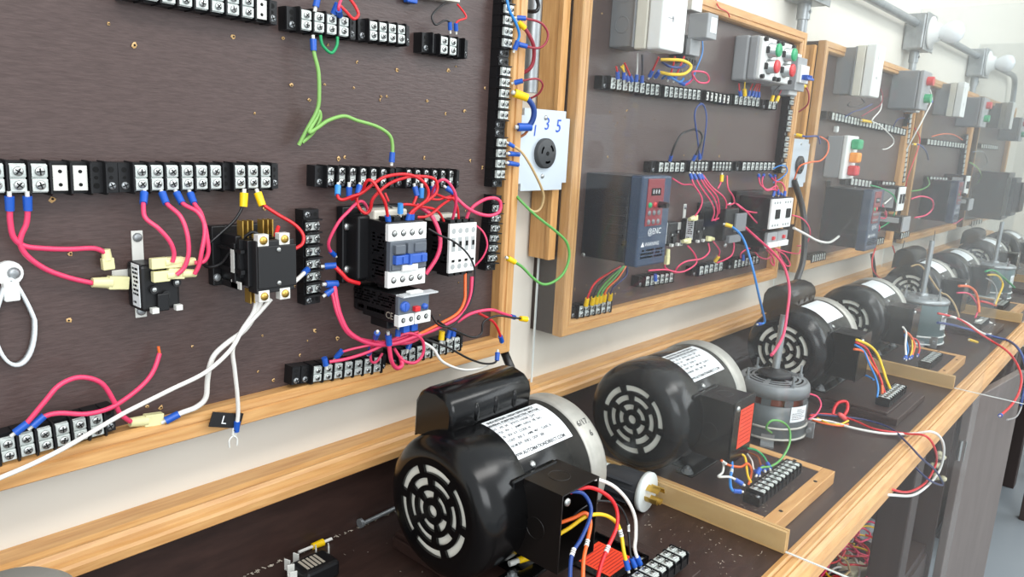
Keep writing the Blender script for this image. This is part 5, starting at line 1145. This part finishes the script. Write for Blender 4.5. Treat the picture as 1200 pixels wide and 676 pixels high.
wire('blue wire arch below the top row, right leg', [(822, 186), (826, 160), (828, 138), (825, 124), (820, 121)], 'blue', .0015, -.072, -.070, .01)
wire('black wire arched over the middle row of the second board', [(785, 188), (790, 172), (798, 158), (808, 153), (814, 151)], 'black', .0020, -.071, -.072, .014, s0='b')
wire('black wire dropping right of the arched one to the middle row', [(812, 188), (818, 176), (823, 162), (820, 154), (814, 152)], 'black', .0020, -.071, -.072, .010, s0='b')
for i, p in enumerate(([(809, 204), (813, 216), (822, 231), (821, 243), (811, 258)], [(813, 204), (821, 219), (833, 236), (837, 248), (834, 259)], [(818, 204), (826, 218), (837, 233), (841, 248), (838, 259)], [(821, 204), (829, 217), (840, 230), (843, 246), (842, 258)])):
    wire('pink wire from the middle row to the small relays, '+['leftmost', 'second', 'third', 'fourth'][i]+' of four', p, 'pink', .0016, -.072, -.085, .012, s0='b')
wire('pink wire bowing right over the small relays', [(824, 205), (834, 219), (848, 231), (851, 243), (843, 255), (835, 258)], 'pink', .0016, -.072, -.085, .014)
wire('pink wire passing behind the navy drive to the middle row', [(788, 209), (800, 216), (812, 217), (822, 230)], 'pink', .0014, -.06, -.075)
wire('pink wire in a yellow sleeve below the middle row', [(846, 205), (845, 213), (841, 221)], 'pink', .0016, -.072, -.075, s0='y')
wire('pink wire running down to the bracket relay', [(852, 206), (853, 220), (859, 230), (860, 238), (852, 240)], 'pink', .0016, -.072, -.08, .006)
wire('pink wire curving to the white-faced contactors, upper', [(862, 238), (872, 246), (885, 249), (901, 249), (903, 252), (897, 260), (896, 268)], 'pink', .0017, -.08, -.10, .012)
wire('pink wire slanting to the overload relays, second board', [(864, 239), (875, 248), (885, 259), (896, 270)], 'pink', .0017, -.08, -.10, .012)
for i, p in enumerate(([(889, 205), (891, 216), (900, 222), (910, 218), (912, 228)], [(895, 205), (893, 214), (898, 223), (908, 222), (916, 228)], [(908, 206), (909, 214), (907, 226), (906, 230)], [(902, 205), (908, 212), (916, 214), (920, 222), (919, 230)])):
    wire('pink wire looping above the white-faced contactors, '+['first', 'second', 'third', 'fourth'][i]+' from the left', p, 'pink', .0016, -.072, -.11, .01, s0='b', s1='b')
wire('sky blue wire looping at the right of the middle row', [(906, 214), (915, 209), (922, 202), (921, 195), (914, 194), (906, 198)], 'sky', .0014, -.075, -.075, .014)
wire('pink wire bowing beyond the right rail, second board', [(928, 252), (940, 256), (948, 266), (949, 277), (943, 287), (934, 288)], 'pink', .0016, -.085, -.085, .02)
wire('white wire reaching right from the overload relays', [(930, 267, -.12), (945, 275), (958, 282), (972, 284), (983, 277)], 'white', .0030, -.11, -.11, .02)
wire('blue wire from a yellow sleeve down to the bench motors', [(850, 263), (858, 266), (868, 275), (875, 290), (883, 318), (889, 345), (893, 362), (896, 377), (888, 380)], 'sky', .0024, -.105, -.17, .04, s0='y', s1='b')
wire('long pink wire slanting across and hanging down to the bench', [(872, 265), (885, 277), (903, 293), (914, 305), (921, 318), (925, 340), (922, 370), (918, 392), (910, 408), (904, 416)], 'pink', .0026, -.10, -.30, .03)
wire('pink wire under the small relays, longer loop', [(806, 288), (814, 298), (816, 308), (806, 316), (795, 319), (780, 316), (760, 317)], 'pink', .0016, -.085, -.075, .01)
wire('pink wire under the small relays running left', [(830, 285), (831, 295), (822, 303), (805, 306), (795, 312), (790, 320)], 'pink', .0016, -.085, -.075, .01)
wire('pink wire under the small relays dropping to the yellow sleeve', [(836, 283), (843, 293), (842, 300), (838, 306)], 'pink', .0016, -.085, -.075, .006, s1='y')
wire('pink wire below the connector beside the drive', [(783, 305), (779, 313), (790, 319), (794, 319)], 'pink', .0016, -.075, -.075)
wire('pink wire from bottom strip up to the bracket relay', [(840, 308), (850, 304), (858, 298), (860, 286), (857, 278)], 'pink', .0018, -.072, -.08, .01)
wire('pink wire tangle under the overload relays, wide loop', [(868, 302), (869, 296), (880, 291), (890, 301), (900, 303), (904, 295), (898, 290), (893, 294)], 'pink', .0016, -.075, -.085, .012)
wire('pink wire tangle under the overload relays, hanging loop', [(898, 292), (906, 302), (907, 311), (903, 306), (905, 295)], 'pink', .0016, -.09, -.085, .012)
wire('pink wire tangle under the overload relays, right loop', [(910, 293), (920, 299), (926, 310), (921, 311), (914, 300), (912, 292)], 'pink', .0016, -.09, -.085, .012)
wire('pink wire from the overload relays to the right rail', [(908, 291), (925, 296), (936, 297), (938, 292)], 'pink', .0016, -.09, -.075, .012)
for i, (sx, e) in enumerate(((686, 'red'), (693, 'black'), (698, 'green'), (702.5, 'green'), (707, 'orange'), (714, 'navy'))):
    wire(e+' lead of the navy drive, '+['first', 'second', 'third', 'fourth', 'fifth', 'sixth'][i]+' from the left', [(sx+.5, 358-i*1.3), (sx+4, 345-i*1.5), (sx+14+i, 329-i), (727+i*1.6, 312)], e, .0017, -.072, -.078, .006, s0='y')
sleeve('blue crimp on the strip under the drive, second board', (768, 329), (768, 321), 'b', -.072); sleeve('blue crimp on the bottom row under the contactors, second board', (871, 305), (871, 298), 'b', -.072)
wire('red wire hanging over the top rail of the second board', [(838, -4, -.05), (842, 8), (852, 14), (855, 20)], 'red', .0012, -.072, -.072)
wire('red loop at the right rail of the second board', [(938, 99), (945, 103), (948, 112), (946, 123), (936, 131)], 'maroon', .0018, -.075, -.075, .02, s0='y')
wire('blue wire from a yellow sleeve past the right rail of the second board', [(933, 158), (945, 160), (958, 160), (961, 168)], 'blue', .0022, -.074, -.075, .02, s0='y')
wire('orange wire arching from the second outlet to the third board', [(931, 210), (937, 195), (950, 190), (962, 188), (970, 178), (970, 166), (961, 160)], 'orange', .0018, -.075, -.075, .02)
wire('thick black cord dropping beside the second outlet down to the bench', [(930, 210), (936, 228), (941, 248), (943, 275), (941, 305), (934, 328), (930, 345)], 'black', .0075, -.062, -.12, .01, name='black_cable', cat='cable')
# third board and beyond
wire('red wire right of the switch cover, third board', [(1027, 97), (1034, 110), (1032, 122), (1020, 130), (1010, 136)], 'maroon', .0016, -.10, -.075, .01)
wire('white wire hanging in a curve across the third board', [(1033, 112), (1032, 128), (1022, 141), (1030, 146), (1045, 160), (1047, 168), (1040, 174), (1034, 175)], 'white', .0018, -.09, -.075, .01)
wire('black loop under the switch box, third board', [(996, 120), (994, 124), (1003, 125), (1013, 121), (1010, 116)], 'black', .0016, -.075, -.08, .01)
wire('blue leads over the top row of the third board, left', [(990, 137), (1000, 131), (1010, 128), (1022, 122)], 'blue', .0016, -.072, -.08, .01); wire('blue leads over the top row of the third board, right', [(1046, 150), (1052, 140), (1060, 138)], 'blue', .0014, -.072, -.08, .01)
sleeve('yellow crimp lying along the top row of the third board', (1010, 141), (1021, 143), 'y', -.075)
for i, p in enumerate(([(1002, 222), (1018, 224), (1032, 230), (1031, 243), (1018, 248)], [(1010, 221), (1024, 228), (1034, 241), (1037, 253), (1034, 262)], [(1014, 222), (1028, 232), (1038, 248), (1036, 256), (1020, 250)], [(1018, 254), (1028, 260), (1030, 270), (1018, 273)])):
    wire('pink wire right of the third board drive, '+['uppermost', 'outer', 'inner', 'lowest'][i]+' loop', p, 'pink', .0020, -.075, -.08, .03)
wire('green wire bowing over the third board contactor', [(1020, 217), (1034, 221), (1047, 229), (1050, 242), (1044, 258), (1030, 268)], 'emerald', .0020, -.08, -.10, .03)
wire('white wires at the third board contactor', [(1036, 239), (1047, 230), (1052, 228)], 'white', .0024, -.10, -.11)
wire('big pink loop from the third board contactor onto the fourth board', [(1068, 233), (1080, 230), (1092, 234), (1093, 244), (1085, 252), (1072, 255)], 'pink', .0026, -.11, -.11, .03)
wire('tan wire along the right rail of the third board', [(1066, 200), (1062, 212), (1058, 224), (1062, 234)], 'tan', .0020, -.075, -.09); wire('red wire along the right rail of the third board', [(1072, 150), (1078, 165), (1070, 190), (1063, 210), (1060, 230)], 'red', .0018, -.075, -.09, .01)
wire('white wire hanging by the top right of the third board', [(1090, 105), (1092, 118), (1084, 135), (1075, 152), (1062, 176)], 'white', .0022, -.09, -.075, .02)
wire('blue wire bent over the rail between third and fourth boards', [(1070, 169), (1078, 170), (1085, 177), (1088, 187)], 'blue', .0024, -.075, -.06, .02, s0='y')
wire('green wire between third and fourth boards', [(1068, 224), (1080, 222), (1089, 216), (1087, 208)], 'green', .0022, -.09, -.07, .02)
wire('pink wires along the middle of the fourth board', [(1093, 219), (1106, 217), (1118, 219), (1130, 215)], 'pink', .0026, -.08, -.08, .02)
wire('pink wire low on the fourth board', [(1115, 245), (1112, 255), (1118, 262), (1128, 256)], 'pink', .0024, -.08, -.08, .02)
wire('green wire bundle at the right rail of the fourth board', [(1136, 190), (1145, 196), (1150, 206), (1146, 214)], 'lime', .0024, -.08, -.08, .02); wire('grey loop over the right rail of the fourth board', [(1140, 178), (1152, 178), (1157, 190), (1150, 198), (1140, 194)], 'grey', .0020, -.08, -.08, .02)
wire('orange wire along the fourth board top row', [(1092, 160), (1105, 157), (1118, 158), (1128, 164)], 'orange', .0020, -.08, -.08, .02)
wire('red wire hanging in a loop below the third board', [(1026, 290), (1022, 305), (1024, 318), (1036, 328), (1047, 318), (1050, 304), (1046, 288)], 'red', .0022, -.09, -.10, .02)
wire('dark thin wire hanging from the third board to the grey motor', [(1060, 282), (1058, 296), (1072, 300), (1085, 300), (1092, 292), (1096, 270)], 'black', .0014, -.09, -.10, .02)
wire('thin dark wire below the fourth board', [(1136, 262), (1142, 270), (1149, 278)], 'black', .0014, -.09, -.10); wire('grey wire trailing below the fifth board', [(1174, 243), (1176, 255), (1175, 268)], 'grey', .0014, -.09, -.10)
wire('black cord rising from the third station motors', [(1022, 298), (1024, 312), (1026, 332)], 'black', .006, -.09, -.10, name='black_cable', cat='cable')
# ------------------------------------------------------------------ leads of the motors
z_ = BZ+.006
def zb(*pts): return [(a, c, None, z_) for a, c in pts]
wire('white lead arching out of the open conduit box', [(680, 564), (696, 561), (718, 569), (735, 586), (744, 606), (745, 627), (744, 644), (750, 661)], 'white', .0021, -.312, -.356, .004, s1='b')
wire('red lead arching out of the open conduit box', [(668, 577), (690, 571), (711, 580), (722, 595), (723, 616), (713, 640), (705, 660), (699, 684)], 'red', .0022, -.312, -.362, .006, marks=(.74,))
wire('dark blue lead arching out of the open conduit box', [(668, 576), (683, 578), (692, 592), (691, 608), (681, 631), (670, 651), (668, 684)], 'blue', .0021, -.314, -.362, .006, marks=(.82,))
wire('orange lead out of the open conduit box', [(652, 614), (672, 607), (686, 601), (692, 612), (688.6, 633), (684, 655), (683, 684)], 'orange', .0021, -.300, -.362, .004, marks=(.72,))
wire('yellow lead out of the open conduit box', [(650, 629), (668, 618), (687, 605), (707, 603), (722, 612), (728, 627), (731, 646), (736, 667)], 'yellow', .0022, -.300, -.354, .004, s1='b', marks=(.70,))
wire('black lead out of the open conduit box', [(667, 609), (683, 595), (702, 587), (724, 592), (735, 610), (737, 628), (739, 650), (744, 664)], 'black', .0014, -.300, -.354, s1='b', marks=(.66,))
# second motor
wire('blue lead under the orange-labelled box, folding back to the strip', [(857, 538), (858, 548), (855.6, 562), (858, 574), (868, 576)], 'sky', .0022, -.322, -.362, s1='b', marks=(.35,))
wire('white lead under the orange-labelled box', [(848, 541), (847, 553), (842, 558.5), (856, 559), (870, 567)], 'white', .0017, -.315, -.360, s1='b')
wire('orange lead twisting under the orange-labelled box', [(845, 539), (854, 545), (868, 547), (876, 543), (881, 552), (877.5, 567)], 'orange', .0018, -.318, -.362, marks=(.1,))
wire('yellow lead under the orange-labelled box', [(866, 531), (873, 536), (876, 556), (880, 565)], 'yellow', .0018, -.322, -.362)
wire('short green lead behind the second motor strip', [(873, 525), (885, 527), (895, 535), (902, 549)], 'emerald', .0017, -.322, -.366, s1='b')
wire('long green lead arching up in front of the grey motor', [(887, 556), (892, 548), (904, 546), (916, 537), (925, 520), (925, 503), (916, 494), (904, 493), (898, 501), (904, 507)], 'green', .0017, -.366, -.330, .01, s0='b')
wire('thin white lead behind the second motor strip', [(875, 531), (881, 540), (883, 549), (889, 556)], 'white', .0014, -.322, -.366, s1='b'); wire('thin brown lead behind the second motor strip', [(877, 530), (888, 535), (891, 543), (896, 551)], 'brown', .0014, -.322, -.366, s1='b')
# upright grey motor and the loop over the nosing
wire('pink and white lead curling at the foot of the vented grey motor', [(947, 461), (958, 465), (962, 475), (956, 486), (948, 491)], 'pink', .0016, -.30, -.32, .01)
wire('red wire crossing the bench and looping over the nosing', zb((949, 487), (964, 485), (983, 487), (1002, 493), (1026, 503))+[(1061, 508, None, BZ+.008), (1085, 511, -.478), (1096, 527, -.492), (1096.5, 544, -.49), (1085, 565, -.487), (1066, 576, -.484), (1047, 574, -.482), (1033, 566, -.45)], 'red', .0021)
wire('white wire crossing the bench in a wide loop over the nosing', zb((949, 491), (973, 494), (1002, 502), (1037, 508))+[(1070, 508, None, BZ+.008), (1092, 506, -.482), (1104, 516, -.495), (1105.5, 535, -.495), (1097, 558, -.49), (1073, 579, -.487), (1045, 580, -.484), (1022, 578, -.45)], 'white', .0024)
wire('navy wire crossing the bench to a sharp bend below the nosing', zb((950, 485), (983, 488), (1014, 492), (1044, 502))+[(1064, 520, None, BZ+.008), (1080, 537, -.49), (1096, 551, -.495), (1105, 568, -.495), (1087, 561, -.49), (1062, 536, -.45)], 'navy', .0019)
wire('yellow wire curling beside the red loop on the bench', zb((958, 490), (973, 497), (985, 497), (994, 493)), 'yellow', .0020); wire('orange wire lying beside the yellow one on the bench', zb((952, 492), (965, 496), (985, 499), (994, 497)), 'orange', .0018)
wire('coral pink wire loop standing on the bench by the dark base board', [(976, 486, None, z_), (978, 478, None, z_+.01), (983, 471.5, None, z_+.02), (992, 471, None, z_+.02), (993, 480, None, z_+.01), (988, 488, None, z_)], 'red', .0032)
b = MB(); p = WZ(988, 489, z_); b.lathe([(-.012, .0035), (-.010, .006), (.008, .0045), (.012, .003), (.012, 0)], (0, 0, 0), (-.4, .5, .5), 14); o = b.build('wire_nut', mat('coral_plastic', (226, 84, 84), .4)); o.matrix_basis = Matrix.Translation(p); tag(o, 'coral wire nut at the foot of the coral loop', 'wire nut')
# third motor
for nm, p, c, r in (('yellow lead from the black box over the bare board', [(1004, 398), (1019, 405), (1028, 415), (1034, 430), (1038, 443), (1043, 455)], 'yellow', .0028),
                    ('red lead from the black box over the bare board', [(1003, 401), (1015, 408), (1022, 421), (1029, 436), (1034, 451), (1037, 460)], 'red', .0020),
                    ('orange lead from the black box over the bare board', [(1001, 409), (1012, 412), (1019, 424), (1028, 437), (1033, 447), (1034, 461)], 'orange', .0024),
                    ('grey-blue lead from the black box over the bare board', [(1002, 404), (1012, 411), (1019, 427), (1026, 442), (1029, 454), (1028, 465)], 'sky', .0019),
                    ('thin black lead over the bare board', [(1018, 414), (1031, 423), (1036, 429), (1037, 438), (1040, 457)], 'black', .0012)):
    wire(nm, p, c, r, -.325, -.375)
wire('scrap of blue wire lying on the bare board', [(1009, 440, None, BT+.003), (1015, 440, None, BT+.003), (1024, 445, None, BT+.003)], 'sky', .0022)
# fourth motor
for nm, p, c, r in (('white lead falling to the strip behind the second sheet', [(1058, 383), (1062, 390), (1061, 404), (1062, 421)], 'white', .0022), ('orange lead falling to the strip behind the second sheet', [(1060, 388), (1066, 392), (1070, 399), (1072, 406), (1068, 419)], 'orange', .0024),
                    ('red lead bowing right to the strip behind the second sheet', [(1066, 395), (1075, 399), (1077.5, 409), (1075, 417)], 'red', .0022), ('yellow lead falling to the strip behind the second sheet', [(1062, 389), (1068, 397), (1069, 409), (1066, 420)], 'yellow', .0020), ('sky blue lead falling to the strip behind the second sheet', [(1060, 392), (1063, 402), (1064, 412), (1060, 420)], 'sky', .0018)):
    wire(nm, p, c, r, -.325, -.360, s1='b')
# middle upright motor
wire('pale pink wire looping from the blue-grey motor over the bench', zb((1099, 378))+[(1112, 371, -.36), (1132, 378, -.38), (1147, 388, -.40), (1157, 392, -.41), (1166, 389, -.41), (1166, 382, -.40), (1155, 376, -.38), (1144, 376, -.37)], 'white', .0034)
wire('red wire from the blue-grey motor over the nosing, blue end in the air', [(1099, 367, -.34), (1124, 374, -.38), (1147, 390, -.42), (1163, 400, -.45), (1181, 412, -.490), (1192, 427, -.51), (1197, 443, -.53), (1194, 460, -.535), (1185, 475, -.535), (1172, 487, -.535)], 'red', .0028, s1='b')
wire('blue wire from the blue-grey motor over the nosing', [(1099, 378, -.34), (1117, 381, -.36), (1139, 387, -.39), (1163, 394, -.42), (1181, 399, -.455), (1192, 407, -.49), (1199, 420, -.51), (1203, 440, -.53), (1199, 462, -.535), (1196, 475, -.535)], 'blue', .0034)
wire('grey wire dangling beside the red one', [(1196, 466, -.53), (1197, 476, -.53), (1191, 488, -.53), (1180, 492, -.53)], 'grey', .0020)
sleeve('yellow crimp lying on the bench beside the blue wire', (1136, 398), (1145, 401), 'y', -.40)
wire('orange lead from the box behind the middle upright motor', [(1124, 335), (1136, 336), (1144, 344), (1147, 358), (1147, 366)], 'orange', .0036, -.330, -.365); wire('pink lead from the box behind the middle upright motor', [(1122, 343), (1135, 344), (1143, 353), (1146, 362), (1143, 372)], 'pink', .0026, -.330, -.365)
wire('tan wire bending down behind the blue-grey motor', [(1068, 312), (1080, 312), (1100, 340), (1110, 346), (1118, 356), (1124, 371)], 'tan', .0024, -.20, -.38)
wire('green lead behind the third clear sheet', [(1155, 318), (1165, 317), (1178, 327), (1189, 337)], 'emerald', .0034, -.330, -.36); wire('yellow lead behind the third clear sheet', [(1158, 322), (1169, 323), (1175, 333), (1171, 345), (1166, 357)], 'yellow', .0034, -.330, -.37)
wire('red lead behind the third clear sheet', [(1149, 353), (1158, 355), (1167, 358)], 'red', .0036, -.35, -.37); wire('grey lead behind the third clear sheet', [(1156, 326), (1164, 332), (1168, 343), (1165, 356)], 'grey', .0026, -.33, -.37)
#wire('red wire inside the lower cabinet bay', [(1060, 664, -.40), (1062, 672, -.40), (1064, 690, -.40)], 'pink', .0024)

# wood chips, scratches and dust on the bench
b = MB(); rnd = random.Random(21)
def fleck(x, y, z, r, nz=True):
    a = rnd.uniform(0, 3.14); l = r*rnd.uniform(1, 3.2)
    ux, uy = math.cos(a)*l, math.sin(a)*l; vx, vy = -math.sin(a)*r*.45, math.cos(a)*r*.45
    b.add([(x-ux-vx, y-uy-vy, z), (x+ux-vx, y+uy-vy, z), (x+ux+vx, y+uy+vy, z), (x-ux+vx, y-uy+vy, z), (x, y, z+r*.5)], [(0, 1, 4), (1, 2, 4), (2, 3, 4), (3, 0, 4)])
for k in range(420):
    x = rnd.choice((rnd.uniform(.3, .55), rnd.uniform(.74, .88), rnd.uniform(.74, .88), rnd.uniform(1.15, 1.48), rnd.uniform(1.7, 2.3))); y = rnd.uniform(-.43, -.03)
    if x > 1.0 and rnd.random() < .4: y = rnd.uniform(-.43, -.25)
    fleck(x, y, BZ+.0003, rnd.uniform(.0003, .0008))
for k in range(60):
    fleck(rnd.uniform(.93, 1.12), rnd.uniform(-.395, -.33), BT+.0003, rnd.uniform(.0004, .0008))
for k in range(90):
    fleck(rnd.uniform(.30, .60), -.0215-rnd.uniform(0, .004), BZ+.0003, rnd.uniform(.0006, .0013))
lone(b, 'wood_chips', mat('pale_dust', (186, 176, 160), .7), 'scattered pale chips and dust flecks on the dark bench top', 'wood chips', kind='stuff')
